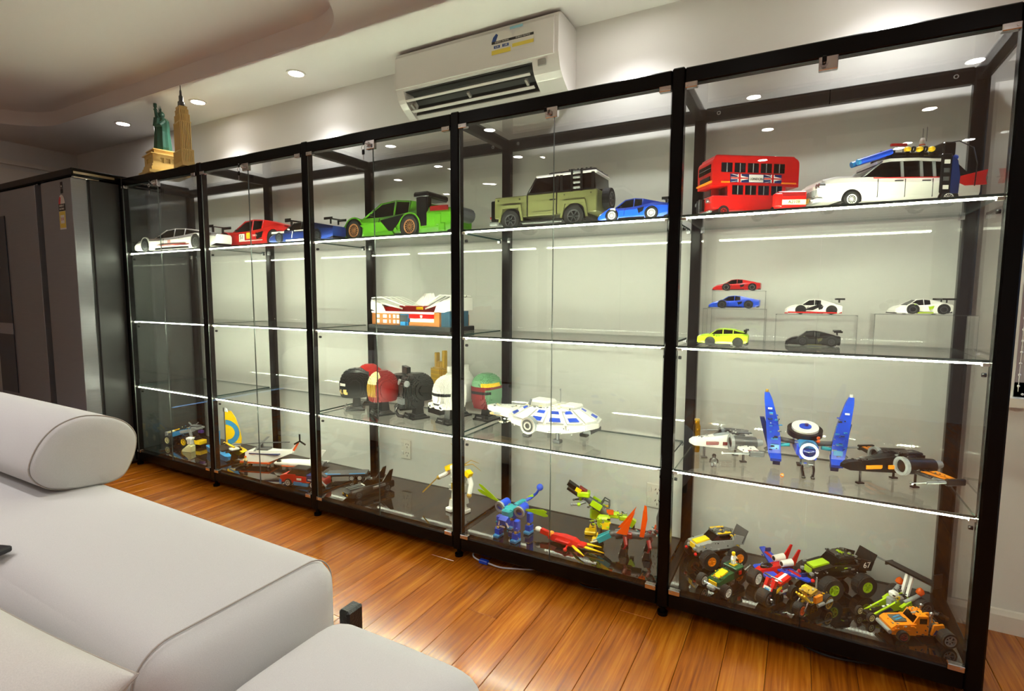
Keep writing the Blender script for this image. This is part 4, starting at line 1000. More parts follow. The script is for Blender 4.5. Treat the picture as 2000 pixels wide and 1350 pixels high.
def stadium(loc, rz, L, W, H):
    t = thing('model_stadium', 'white roofed football stadium model with red stands and a brick front', 'model building', loc, rz)
    hx, hy = L / 2, W / 2
    MB('black').rbox(-hx, hx, -hy, hy, 0, .13 * H, .003).build('base', t)
    z0 = .13 * H
    wl = MB('nougat').bx(-hx * .93, -hx * .22, -hy * .90, -hy * .72, z0, z0 + .32 * H).bx(hx * .62, hx * .74, -hy * .94, -hy * .74, z0, z0 + .36 * H).bx(hx * .02, hx * .62, -hy * .92, -hy * .76, z0, z0 + .10 * H).bx(-hx * .93, -hx * .86, -hy * .9, hy * .9, z0, z0 + .30 * H).bx(-hx * .9, hx * .9, hy * .7, hy * .9, z0, z0 + .30 * H)
    wl.build('brick_wall', t)
    for k, x in enumerate((-.83, -.64, -.48, -.38, -.29)):
        for j in range(2):
            w2 = .10 if k < 2 else (.035 if k == 2 else .06)
            MB('white').bx(hx * x, hx * (x + w2), -hy * .915, -hy * .89, z0 + (.05 + .14 * j) * H, z0 + (.145 + .14 * j) * H).build('window_panel', t)
    MB('azure').bx(-hx * .22, -hx * .02, -hy * .86, -hy * .70, z0, z0 + .30 * H).set('dgrey').bx(-hx * .21, -hx * .03, -hy * .88, -hy * .85, z0 + .10 * H, z0 + .28 * H).set('azure').bx(-hx * .17, -hx * .06, -hy * .97, -hy * .86, z0, z0 + .10 * H).build('blue_entrance', t)
    MB('white').bx(hx * .03, hx * .62, -hy * .88, -hy * .74, z0 + .10 * H, z0 + .20 * H).build('white_panel', t)
    MB('red').bx(hx * .02, hx * .62, -hy * .93, -hy * .74, z0 + .20 * H, z0 + .31 * H).build('red_fascia', t)
    MB('white').bx(hx * .30, hx * .34, -hy * .945, -hy * .92, z0 + .215 * H, z0 + .29 * H).bx(hx * .285, hx * .355, -hy * .945, -hy * .92, z0 + .26 * H, z0 + .275 * H).build('crest', t)
    bl = MB('steelblue').bx(hx * .78, hx * .965, -hy * .92, hy * .6, z0, z0 + .40 * H).set('dgrey')
    for k in range(6): bl.bx(hx * (.79 + .03 * k), hx * (.795 + .03 * k), -hy * .925, -hy * .91, z0, z0 + .4 * H)
    bl.build('blue_glass_block', t)
    MB('white').bx(-hx * .93, hx * .62, -hy * .94, -hy * .66, z0 + .32 * H, z0 + .37 * H).build('white_ledge', t)
    st = MB('red')
    for k in range(6):
        st.bx(-hx * .78, hx * .58, -hy * (.62 - .08 * k), -hy * (.54 - .08 * k), z0, z0 + (.50 - .045 * k) * H)
        st.bx(-hx * .78, hx * .58, hy * (.62 - .08 * k), hy * (.54 - .08 * k), z0, z0 + (.50 - .045 * k) * H)
    st.set('dred').bx(-hx * .30, hx * .60, -hy * .66, -hy * .60, z0 + .38 * H, z0 + .53 * H).build('stands', t)
    MB('yellow').bx(hx * .12, hx * .28, -hy * .68, -hy * .65, z0 + .43 * H, z0 + .50 * H).build('yellow_banner', t)
    MB('lime').bx(-hx * .5, hx * .4, -hy * .1, hy * .1, z0, z0 + .01).build('pitch', t)
    # cantilever roofs: slab + trusses; side roofs slope down to the middle
    for (xa, za, xb, zb_, nm) in ((-.95, .82, -.10, .56, 'roof'), (.98, .88, .22, .56, 'roof')):
        r_ = MB('white')
        r_._add([(hx * xa, -hy * .9, za * H), (hx * xb, -hy * .62, zb_ * H), (hx * xb, hy * .62, zb_ * H), (hx * xa, hy * .9, za * H), (hx * xa, -hy * .9, (za - .05) * H), (hx * xb, -hy * .62, (zb_ - .04) * H), (hx * xb, hy * .62, (zb_ - .04) * H), (hx * xa, hy * .9, (za - .05) * H)], [(0, 1, 2, 3), (4, 7, 6, 5), (0, 4, 5, 1), (1, 5, 6, 2), (2, 6, 7, 3), (3, 7, 4, 0)])
        s = 1 if xa > 0 else -1
        r_.bx(hx * (xa - s * .14), hx * xa, -hy * .92, hy * .9, z0 + .42 * H, (za - .05) * H)
        r_.prism([(hx * xa, z0 + .42 * H), (hx * (xa - s * .14), z0 + .37 * H), (hx * (xa - s * .36), z0 + .38 * H), (hx * (xa - s * .28), (za - .12) * H), (hx * xa, (za - .05) * H)], -hy * .93, -hy * .86, 'y')
        r_.build(nm, t)
        for k in range(5):
            y = hy * (-.85 + .40 * k)
            tr = MB('white').tube([(hx * xa, y, (za + .04) * H), (hx * (xa - s * .25), y, (za + .07) * H), (hx * xb, y * .72, (zb_ + .06) * H)], .010 * H + .001, 6)
            tr.build('roof_truss', t)
    fan = MB('white')
    for k in range(7):
        fx = -.30 + .10 * k
        fan.cyl((hx * fx, hy * .55, .60 * H), (hx * (-.02 + (fx + .02) * .35) + hx * -.02, hy * .8, 1.0 * H), .010 * H + .0008, n=5)
    fan._add([(-hx * .42, hy * .5, .58 * H), (hx * .36, hy * .5, .58 * H), (hx * .08, hy * .80, .98 * H), (-hx * .14, hy * .80, .98 * H)], [(0, 1, 2, 3)])
    fan.build('far_stand_roof', t)
    gt = MB('dgrey')
    for k in range(11):
        x = hx * (.34 + .055 * k)
        gt.cyl((x - hx * .28, hy * .4, .62 * H), (x, hy * .75, .92 * H), .007 * H + .0006, n=5).ball((x, hy * .75, .93 * H), .018 * H, 6)
    gt.cyl((hx * .32, hy * .75, .93 * H), (hx * .92, hy * .75, .93 * H), .006 * H + .0005, n=5).build('roof_cables', t)
    return t
stadium((2.315, .245, Z2), R(-2), .53, .20, .185)

# ------------------------------------------------------------------ on top of the cabinet: statue and tower
st = thing('model_statue', 'green robed statue model raising a torch on a tan pedestal, on the cabinet top', 'model statue', (.330, .118, HT + .0005), R(-12))
S_ = 0.235
def ped(x, y, z):
    ax, ay = abs(x), abs(y); m = max(ax, ay)
    if z < .018: return 'tan' if m < .112 else None
    if z < .040: return 'tan' if m < .098 else None
    if z < .060: return 'tan' if m < .092 else None
    if z < .118:
        if m > .084: return None
        if m > .074 and .070 < z < .105 and (abs(ax - .0) < .012 or .022 < ax < .040 or abs(ay) < .012 or .022 < ay < .040): return None
        return 'tan'
    if z < .128: return 'tan' if m < .096 else None
    if z < .150: return 'tan' if m < .070 else None
    if z < .158: return 'tan' if m < .080 else None
    return None
MB('tan').vox((-.114, -.114, 0), (38, 38, 27), (.006, .006, .006), ped).build('pedestal', st)
MB('tan').bx(-.0715, .0715, -.0715, .0715, .07, .105).build('loggia', st)
rb_ = MB('statue')
rings = []
zb = .158
for k, (z, rx, ry, ox_, oy_) in enumerate(((0, .052, .046, 0, 0), (.02, .054, .048, 0, 0), (.07, .050, .044, 0, 0), (.12, .047, .040, 0, 0), (.16, .050, .040, 0, 0), (.19, .052, .036, 0, 0), (.205, .040, .03, 0, 0), (.214, .016, .016, 0, 0))):
    rings.append([(ox_ + rx * (1 + .09 * (i % 2)) * math.cos(2 * PI * i / 20), oy_ + ry * (1 + .09 * (i % 2)) * math.sin(2 * PI * i / 20), zb + z) for i in range(20)])
rb_.loft(rings).build('robe', st)
hd = MB('statue').ball((0, 0, zb + .232), .020, 10, (.9, 1, 1.15)).cyl((0, 0, zb + .205), (0, 0, zb + .222), .010, n=8)
for k in range(7):
    a = PI * (k + .5) / 7
    hd.cyl((.014 * math.cos(a), -.004, zb + .243 + .008 * math.sin(a)), (.050 * math.cos(a), -.012, zb + .250 + .038 * math.sin(a)), .003, .0006, 5)
hd.build('crowned_head', st)
ar = MB('statue').tube([(-.040, 0, zb + .190), (-.062, -.006, zb + .228), (-.080, -.008, zb + .275)], .015, 8, .009).ball((-.082, -.008, zb + .282), .011, 8).cyl((-.082, -.008, zb + .288), (-.082, -.008, zb + .305), .006, .012, 8).ball((-.082, -.008, zb + .314), .011, 8, (1, 1, 1.3))
ar.build('torch_arm', st)
MB('statue').tube([(.045, -.005, zb + .185), (.066, -.03, zb + .150), (.050, -.05, zb + .150)], .015, 8, .010).box((.050, -.045, zb + .168), (.034, .016, .052), (0, .25, .3)).build('tablet_arm', st)

tw = thing('model_tower', 'tan art deco skyscraper model with a grey spire, beside the statue on the cabinet top', 'model tower', (.700, .034, HT + .0005), R(-14))
def tower(x, y, z):
    ax, ay = abs(x), abs(y)
    for zt, a, b in ((.022, .084, .034), (.098, .078, .032), (.262, .062, .030), (.305, .054, .027), (.335, .046, .024), (.352, .036, .021)):
        if z < zt:
            if ax < a and ay < b:
                if zt > .08 and ay > b - .004 and (int((x + 1) / .003) % 3 == 0) and z < zt - .006: return None
                if zt > .08 and ax > a - .004 and (int((y + 1) / .003) % 3 == 0) and z < zt - .006: return None
                return 'tan'
            return None
    return None
MB('tan').vox((-.087, -.036, 0), (58, 24, 58), (.003, .003, .0061), tower).build('tower_block', tw)
MB('dgrey').box((0, 0, .356), (.046, .034, .008)).lathe([(.019, .360), (.018, .382), (.012, .388), (.012, .415), (.007, .422), (.006, .445), (.003, .455), (.0022, .485), (.0008, .535)], (0, 0, 0), 8).build('spire', tw)

# ------------------------------------------------------------------ third shelf: busts, starships, jet
Z3 = SH[2] + .0005
def bust(label, loc, rz, fn, lo, n, step, stand_h=.075, extra=None, name='model_helmet', cat='model helmet', plaque=True, scale=1.0):
    t = thing(name, label, cat, loc, rz, None, scale)
    s = MB('black').rbox(-.050, .050, -.052, .048, 0, .010, .002).box((0, 0, .016), (.080, .074, .012), taper=.8).box((0, .005, (stand_h + .02) / 2 + .008), (.046, .046, stand_h), taper=.72)
    s.build('stand', t)
    if plaque:
        p = MB('black').box((0, -.056, .018), (.060, .006, .026), (-.45, 0, 0)).build('plaque', t)
        MB('grey').box((0, -.0598, .021), (.034, .0006, .004), (-.45, 0, 0)).build('plaque_print', p)
    m = MB('black').vox(lo, n, step, fn); m.build('helmet', t)
    if extra: extra(t)
    return t
ST = (.0055, .0055, .0046)
def dome(x, y, z, a, b, zt, zb_, k=2.2):
    """superellipsoid-ish dome"""
    if z < zb_ or z > zt: return False
    zc = zb_ + (zt - zb_) * .42
    h = (zt - zc) if z > zc else (zc - zb_) * 1.9
    return (abs(x) / a) ** k + (abs(y) / b) ** k + (abs(z - zc) / h) ** k < 1
def f_black_band(x, y, z):
    if not dome(x, y, z, .066, .082, .228, .072): return None
    if y < -.03 and .092 < z < .122 and (int((x + 1) / .011) % 2): return 'tan'
    if y < -.05 and .136 < z < .152 and abs(x) > .018: return 'white'
    return 'black'
def ridges(t):
    m = MB('black')
    for k in range(-3, 4): m.tube([(k * .014, -.062, .185), (k * .016, -.03, .222 - abs(k) * .004), (k * .016, .03, .228 - abs(k) * .005), (k * .014, .07, .195)], .004, 5)
    m.build('crest_ribs', t)
bust('glossy black brick-built helmet with a pale banded chin on a stand', (1.905, .195, Z3), R(-48), f_black_band, (-.072, -.088, .06), (26, 32, 38), ST, extra=ridges)
def f_red(x, y, z):
    if not dome(x, y, z, .064, .080, .232, .075): return None
    return 'red' if z > .12 or y > -.04 else 'dred'
bust('bright red brick-built helmet half hidden behind the black banded helmet', (1.862, .345, Z3), R(-48), f_red, (-.072, -.088, .06), (26, 32, 38), ST)
def f_redgold(x, y, z):
    if not dome(x, y, z, .062, .078, .232, .076): return None
    if y < -.028 and abs(x) < .044: return 'cream' if z > .165 else ('gold' if z > .10 else 'dred')
    return 'dred'
bust('dark red brick-built helmet with a plain gold face plate on a stand', (2.112, .182, Z3), R(-28), f_redgold, (-.072, -.088, .06), (26, 32, 38), ST)
def f_blacktall(x, y, z):
    if z < .195 and dome(x, y, z, .060, .074, .23, .072, 2.6): return 'black'
    if .19 <= z < .235 and abs(x) < .05 and abs(y) < .012: return 'black'
    return None
bust('matt black brick-built helmet with a flat crest at the back of the shelf', (2.128, .352, Z3), R(-35), f_blacktall, (-.072, -.088, .06), (26, 32, 38), ST)
def f_pilot(x, y, z):
    if dome(x, y, z, .076, .086, .232, .098): return 'black'
    if y < .02 and dome(x, y + .02, z, .052, .07, .16, .06): return 'black'
    return None
def hose(t):
    MB('black').tube([(-.03, -.075, .088), (-.055, -.09, .060), (-.060, -.088, .030), (-.045, -.08, .012), (-.02, -.066, .010)], .009, 8).build('breathing_hose', t)
    MB('dgrey').rbox(-.030, .030, -.096, -.070, .080, .112, .004).build('mouthpiece', t)
    for s in (-1, 1): MB('grey').cyl((s * .040, -.070, .185), (s * .043, -.080, .187), .015, n=14).build('round_disc', t)
bust('black pilot helmet model with a hose and two grey discs on a stand', (2.318, .205, Z3), R(-24), f_pilot, (-.083, -.092, .055), (30, 34, 40), ST, extra=hose)
# gold stepped column (plain)
gc = thing('model_column', 'plain gold brick-built column with upright pegs behind the pilot helmet', 'model', (2.352, .365, Z3), R(-20))
def f_gold(x, y, z):
    a = .058 - .10 * max(0, .09 - z) * -.2
    if z < .03: return 'black' if abs(x) < .055 and abs(y) < .05 else None
    w_ = .040 + (.012 if z < .06 else 0) + (.010 if .15 < z < .24 else 0)
    if z < .245: return ('gold' if int(z / .0046) % 5 else 'pgold') if (x / w_) ** 4 + (y / (w_ * .8)) ** 4 < 1 else None
    return None
MB('gold').vox((-.07, -.06, 0), (26, 22, 54), (.0055, .0055, .0046), f_gold).build('column', gc)
for x, h in ((-.034, .075), (-.010, .03), (.014, .03), (.036, .090)): MB('gold').rbox(x - .010, x + .010, -.012, .012, .24, .245 + h, .003).build('upright_peg', gc)
MB('gold').box((.082, 0, .215), (.075, .026, .026), (0, -.65, 0)).build('side_peg', gc)
def f_white(x, y, z):
    if not dome(x, y, z, .070, .084, .238, .078): return None
    if y < -.04 and .142 < z < .156: return 'black'
    if y < -.055 and abs(x) < .03 and .098 < z < .108: return 'black'
    return 'white'
def chin(t):
    for s in (-1, 1): MB('white').cyl((s * .040, -.066, .098), (s * .042, -.088, .094), .014, n=12).set('black').cyl((s * .042, -.088, .094), (s * .0421, -.0885, .094), .009, n=12).build('chin_port', t)
bust('white brick-built helmet with a dark visor slot on a stand, partly behind a post', (2.528, .195, Z3), R(-16), f_white, (-.077, -.09, .06), (28, 33, 40), ST, extra=chin)
def f_white2(x, y, z):
    if .235 < z < .262 and abs(x) < .012 and -.07 < y < .06: return 'white'
    return 'white' if dome(x, y, z, .070, .084, .252, .078) else None
bust('plain white brick-built helmet with a top ridge behind the slotted one', (2.475, .352, Z3), R(-16), f_white2, (-.077, -.09, .06), (28, 33, 45), ST)
def f_greenred(x, y, z):
    if z < .176:
        a, b = .060 - max(0, .12 - z) * .25, .070 - max(0, .12 - z) * .2
        if (x / a) ** 4 + (y / b) ** 4 > 1 or z < .066: return None
        if y < -.04 and .140 < z < .154: return 'black'
        if z > .160: return 'dred'
        if x > .045 and z > .085: return 'sand'
        return 'dred' if y < .0 else 'sand'
    if not dome(x, y, z, .066, .076, .236, .118, 2.3): return None
    return 'yellow' if (x > .02 and z < .195 and y < .03) else 'sand'
bust('green domed brick-built helmet with a dark red face beside the white starship', (2.648, .345, Z3), R(-8), f_greenred, (-.072, -.082, .06), (26, 30, 39), ST)

def starship(loc, rz):
    t = thing('model_starship', 'white brick-built starship with blue panels and grey landing feet', 'model spaceship', loc, rz)
    # ten-sided low hull with a long tapering prow
    n = 14
    def rg(a, b, z): return [(a * math.cos(2 * PI * i / n), b * math.sin(2 * PI * i / n), z) for i in range(n)]
    MB('white').loft([rg(.150, .120, .042), rg(.205, .165, .062), rg(.208, .168, .088), rg(.120, .095, .128), rg(.055, .045, .135)]).build('hull', t)
    MB('white').loft([[(x, -w_, z0), (x, w_, z0), (x, w_ * .8, z1), (x, -w_ * .8, z1)] for x, w_, z0, z1 in ((-.145, .085, .062, .105), (-.25, .052, .066, .104), (-.345, .028, .076, .100), (-.365, .014, .082, .096))]).build('prow', t)
    MB('tan').bx(-.33, -.22, -.040, .040, .060, .070).set('grey').bx(-.30, -.17, -.048, .048, .066, .074).build('prow_keel', t)
    # radial hull plates, some with blue panels
    for i in range(n):
        a0, a1 = 2 * PI * (i + .08) / n, 2 * PI * (i + .92) / n
        p = MB('white')
        def pt(a, f, z): return ((.120 + (.206 - .120) * f) * math.cos(a), (.095 + (.166 - .095) * f) * math.sin(a), z)
        q = [pt(a0, .98, .0905), pt(a1, .98, .0905), pt(a1, .05, .1295), pt(a0, .05, .1295)]
        q2 = [(x, y, z + .006) for x, y, z in q]
        p._add(q + q2, [(0, 3, 2, 1), (4, 5, 6, 7), (0, 1, 5, 4), (1, 2, 6, 5), (2, 3, 7, 6), (3, 0, 4, 7)])
        if i in (8, 10, 11, 12, 0, 2):
            p.set('blue')
            am = (a0 + a1) / 2
            for f0, f1 in ((.62, .92), (.10, .34)):
                da = (a1 - a0) * .34
                p._add([(x, y, z + .0075) for x, y, z in (pt(am - da, f1, .1295 - f1 * .0395), pt(am + da, f1, .1295 - f1 * .0395), pt(am + da, f0, .1295 - f0 * .0395), pt(am - da, f0, .1295 - f0 * .0395))], [(0, 1, 2, 3)])
        p.build('hull_plate', t)
        b0, b1 = a0, a1
        s = MB('white')
        am = (a0 + a1) / 2
        s.box((.207 * math.cos(am), .167 * math.sin(am), .075), (.080, .010, .022), (0, 0, math.atan2(.166 * math.cos(am), -.206 * math.sin(am))))
        s.build('rim_panel', t)
    MB('white').rbox(-.11, -.01, -.045, .045, .128, .158, .008).rbox(.05, .12, -.03, .05, .125, .150, .006).set('grey').box((-.10, -.05, .140), (.008, .008, .05), (0, .4, 0)).cyl((.02, .02, .15), (.02, .02, .205), .002, n=5).ball((.02, .02, .207), .005, 8).build('deck_fittings', t)
    MB('grey').cyl((-.02, -.160, .080), (-.02, -.186, .078), .036, n=16).set('white').ring((-.02, -.186, .078), (-.02, -.190, .078), .036, .028, 16).ring((-.02, -.188, .078), (-.02, -.191, .078), .018, .012, 12).build('side_port', t)
    for (x, y) in ((-.085, -.09), (.075, -.10), (.12, .06), (-.08, .09)):
        MB('dgrey').cyl((x, y, .012), (x, y, .052), .008, n=8).rbox(x - .018, x + .018, y - .014, y + .014, 0, .016, .003).build('landing_foot', t)
    MB('dgrey').bx(.17, .205, -.05, .05, .045, .060).build('engine_bank', t)
    detail(t, [(-.11, .11, -.085, .085, .132, .137), (-.33, -.16, -.03, .03, .098, .104), (-.19, .19, -.162, -.13, .060, .086)], 60, ['white', 'white', 'cream', 'grey', 'dgrey'], 5, .007)
    return t
starship((3.068, .235, Z3), R(-6))

def fighter(loc, rz, c, stripe, label, L=.27, span=.36, legs=True, eng='grey', dark='dgrey', wing2=None):
    """single-wing starfighter; nose towards -x"""
    t = thing('model_starfighter', label, 'model spaceship', loc, rz)
    Z = .052
    MB(c).loft([[(x, -w_, Z + z0), (x, w_, Z + z0), (x, w_ * .7, Z + z1), (x, -w_ * .7, Z + z1)] for x, w_, z0, z1 in ((-L * .62, .010, .006, .018), (-L * .56, .018, .0, .026), (-L * .30, .024, -.004, .034), (-L * .02, .034, -.006, .046), (L * .24, .036, -.006, .050), (L * .36, .030, .0, .044))]).build('fuselage', t)
    st_ = MB(stripe)
    for s in (-1, 1): st_.box((-L * .28, s * .0245, Z + .012), (L * .20, .004, .012), (0, 0, -s * .035)).box((-L * .06, s * .0335, Z + .014), (L * .14, .004, .012), (0, 0, -s * .05))
    st_.build('side_stripes', t)
    MB('clear_toy').loft([[(x, -w_, Z + .034), (x, w_, Z + .034), (x, w_ * .6, Z + z1), (x, -w_ * .6, Z + z1)] for x, w_, z1 in ((-L * .24, .016, .038), (-L * .12, .020, .058), (-L * .02, .018, .062), (L * .04, .014, .052))]).build('canopy', t)
    MB(dark).rbox(L * .02, L * .34, -.022, .022, Z + .044, Z + .056, .003).rbox(L * .10, L * .22, -.034, .034, Z + .040, Z + .050, .003).build('deck_plating', t)
    for s in (-1, 1):
        wg = MB(c)
        P = [(-L * .02, .030), (L * .30, .030), (L * .26, span / 2), (L * .10, span / 2)]
        V = [(x, s * y, Z + .010 + .0 * y) for x, y in P] + [(x, s * y, Z + .020) for x, y in P]
        wg._add(V, [(0, 1, 2, 3), (4, 7, 6, 5), (0, 4, 5, 1), (1, 5, 6, 2), (2, 6, 7, 3), (3, 7, 4, 0)])
        wo = wg.build('wing', t)
        ws = MB(wing2 or stripe)
        x0 = .45 if wing2 else .80
        for (fa, fb) in ((.12, .40), (.55, .92)):
            q = []
            for (yy) in (x0, .97):
                y = .03 + (span / 2 - .03) * yy; xa = -L * .02 + (L * .12) * yy; xb = L * .30 - L * .04 * yy
                q += [(xa + (xb - xa) * fa, s * y), (xa + (xb - xa) * fb, s * y)]
            z = Z + .0215
            ws._add([(q[0][0], q[0][1], z), (q[1][0], q[1][1], z), (q[3][0], q[3][1], z), (q[2][0], q[2][1], z), (q[0][0], q[0][1], z - .0135), (q[1][0], q[1][1], z - .0135), (q[3][0], q[3][1], z - .0135), (q[2][0], q[2][1], z - .0135)], [(0, 1, 2, 3), (4, 7, 6, 5), (0, 4, 5, 1), (1, 5, 6, 2), (2, 6, 7, 3), (3, 7, 4, 0)])
        ws.build('wing_panel', wo)
        e = MB(dark).cyl((-L * .02, s * .058, Z + .026), (L * .34, s * .058, Z + .026), .028, .022, 16).set(eng).ring((-L * .06, s * .058, Z + .026), (-L * .015, s * .058, Z + .026), .030, .021, 20).set('black').cyl((-L * .035, s * .058, Z + .026), (-L * .02, s * .058, Z + .026), .021, n=14)
        e.set('grey').cyl((L * .34, s * .058, Z + .026), (L * .44, s * .058, Z + .030), .016, .012, 12).build('engine', t)
        g = MB(dark).rbox(L * .08, L * .30, s * span / 2 - .007, s * span / 2 + .007, Z + .006, Z + .026, .003).set('grey').cyl((L * .08, s * span / 2, Z + .016), (-L * .14, s * span / 2, Z + .016), .004, n=8).cyl((-L * .14, s * span / 2, Z + .016), (-L * .30, s * span / 2, Z + .016), .0015, n=6).set('white' if wing2 is None else 'chrome_toy').cyl((-L * .30, s * span / 2, Z + .016), (-L * .32, s * span / 2, Z + .016), .0045, n=8)
        g.build('wing_tip_gun', t)
    detail(t, [(-L * .02, L * .34, -.03, .03, Z + .046, Z + .056), (L * .0, L * .28, -.15, .15, Z + .018, Z + .022), (-L * .5, -L * .2, -.014, .014, Z + .026, Z + .034)], 34, [c, c, dark, 'grey'], 11, .006)
    if legs:
        for (x, y) in ((-L * .38, 0), (L * .18, .045), (L * .18, -.045)):
            MB(dark).cyl((x, y, .004), (x, y, Z), .004, n=6).rbox(x - .012, x + .012, y - .008, y + .008, 0, .005, .0015).build('landing_leg', t)
    return t
fighter((3.790, .258, Z3), R(24), 'white', 'dred', 'white starfighter model with dark red stripes beside the black figurine', .235, .33, eng='grey', dark='dgrey')
fighter((4.300, .232, Z3), R(32), 'black', 'orange', 'black starfighter model with orange wing panels at the end of the shelf', .275, .37, eng='grey', dark='black', wing2='orange')

def figurine(label, loc, rz, body='black', legs='black', head='skin', hat=None, scale=1.0, cat='figurine'):
    t = thing('figurine', label, cat, loc, rz, None, scale)
    for s in (-1, 1): MB(legs).rbox(s * .0046 - .0040, s * .0046 + .0040, -.005, .004, 0, .015, .0008).rbox(s * .0046 - .0040, s * .0046 + .0040, -.007, .004, 0, .004, .0006).build('leg', t)
    MB(legs).bx(-.0088, .0088, -.004, .004, .0145, .0172).set(body).box((0, 0, .0232), (.0176, .0088, .012), tx=(.72, .9)).build('torso', t)
    for s in (-1, 1): MB(body).tube([(s * .0075, 0, .0275), (s * .0115, -.002, .0225), (s * .0118, -.006, .0182)], .0023, 6).set(head).ball((s * .0118, -.0072, .0172), .0024, 6).build('arm', t)
    MB(head).cyl((0, 0, .029), (0, 0, .0385), .0052, n=12).cyl((0, 0, .0385), (0, 0, .0402), .0026, n=10).set('black').box((-.002, -.0052, .0350), (.0010, .0008, .0010)).box((.002, -.0052, .0350), (.0010, .0008, .0010)).box((0, -.0053, .0318), (.0030, .0006, .0006)).build('head', t)
    if hat: MB(hat).lathe([(.0062, .0345), (.0064, .0385), (.0050, .0420), (.002, .0432)], (0, 0, 0), 10).build('hair_piece', t)
    return t
figurine('tiny black figurine standing in front of the white starfighter', (3.758, .122, Z3), R(6), 'black', 'black', 'black', 'black', 1.12)
cn = thing('model_canister', 'small clear yellow canister standing behind the white starfighter nose', 'canister', (3.668, .29, Z3), 0)
MB('clear_yellow').lathe([(.012, .0), (.014, .01), (.014, .105), (.010, .115), (.010, .128)], (0, 0, 0), 12).set('gold').cyl((0, 0, .128), (0, 0, .134), .010, n=10).build('body', cn)

hd_ = thing('figurine', 'loose yellow figurine head lying on the shelf before the blue jet', 'figurine part', (3.981, .122, Z3), 0)
MB('orange').cyl((0, -.006, .006), (0, .006, .006), .006, n=12).set('black').cyl((0, -.0065, .007), (0, -.006, .007), .003, n=8).build('head', hd_)

def bluejet(loc, rz):
    t = thing('model_jet', 'blue jet model with two tall upswept wings and a white disc', 'model spaceship', loc, rz)
    MB('blue').rbox(-.034, .034, -.070, .070, .060, .105, .006).rbox(-.026, .026, -.095, -.060, .056, .092, .005).set('azure').rbox(-.028, .028, -.085, -.02, .092, .112, .005).build('fuselage', t)
    MB('clear_toy').ball((0, -.088, .096), .026, 12, (1, 1, 1.05)).build('canopy', t)
    MB('white').ring((0, -.112, .092), (0, -.104, .092), .029, .021, 18).build('canopy_ring', t)
    d = MB('black').cyl((0, .035, .120), (0, .030, .140), .058, n=22).set('white').cyl((0, .028, .138), (0, .024, .150), .044, n=22).set('blue').cyl((0, .022, .149), (0, .021, .153), .020, n=18).set('purple').cyl((.004, .021, .153), (.004, .020, .162), .006, n=8)
    d.build('top_disc', t)
    nb = MB('black').bx(-.020, .020, -.098, -.05, .034, .060)
    for s in (-1, 1): nb.tube([(s * .016, -.09, .05), (s * .018, -.10, .024), (s * .014, -.112, .004)], .0045, 6).rbox(s * .014 - .006, s * .014 + .006, -.124, -.106, 0, .006, .0015)
    nb.build('front_claws', t)
    for s in (-1, 1):
        MB('dgrey').cyl((s * .03, .01, .092), (s * .090, .005, .100), .009, n=8).set('teal').cyl((s * .05, -.01, .085), (s * .085, -.005, .080), .007, n=8).build('wing_arm', t)
        w_ = MB('blue').loft([[(s * (x - a), -b, z), (s * (x + a), -b, z), (s * (x + a * .8), b, z), (s * (x - a * .8), b, z)] for x, a, b, z in ((.098, .012, .016, .018), (.100, .021, .022, .05), (.104, .023, .022, .10), (.113, .020, .018, .17), (.128, .013, .012, .25), (.133, .008, .008, .272))])
        w_.set('azure').box((s * .100, -.024, .075), (.028, .004, .018), (.1, 0, 0)).box((s * .102, -.024, .105), (.022, .004, .006)).set('white').box((s * .121, -.0195, .215), (.014, .003, .006)).set('gold' if s < 0 else 'white').cyl((s * .133, 0, .27), (s * .133, 0, .282), .005, n=8)
        w_.build('wing', t)
        MB('dblue').loft([[(s * (x - a), y - .010, z), (s * (x + a), y - .010, z), (s * (x + a), y + .010, z), (s * (x - a), y + .010, z)] for x, a, y, z in ((.110, .012, .02, .06), (.128, .011, .045, .12), (.142, .008, .06, .165))]).build('rear_wing', t)
        MB('blue').box((s * .096, -.022, .044), (.036, .05, .012), (.5, 0, 0)).set('dblue').box((s * .092, -.014, .026), (.024, .030, .026), (.4, 0, 0)).set('black').box((s * .122, 0, .06), (.022, .012, .012), (0, s * .6, 0)).build('wing_foot', t)
    detail(t, [(-.034, .034, -.06, .06, .104, .110), (-.12, -.085, -.026, -.020, .06, .20), (.085, .12, -.026, -.020, .06, .20), (-.02, .02, -.10, -.05, .036, .062)], 24, ['blue', 'dblue', 'azure', 'black', 'grey'], 8, .006)
    MB('dorange').ball((.036, -.035, .112), .006, 8).ball((.036, -.034, .124), .006, 8).build('orange_studs', t)
    MB('black').cyl((0, .04, .0), (0, .04, .06), .008, n=8).rbox(-.02, .02, .02, .06, 0, .005, .0015).build('rear_leg', t)
    return t
bluejet((4.048, .265, Z3), R(6))

# ------------------------------------------------------------------ base board models
Z0 = BASE + .0005
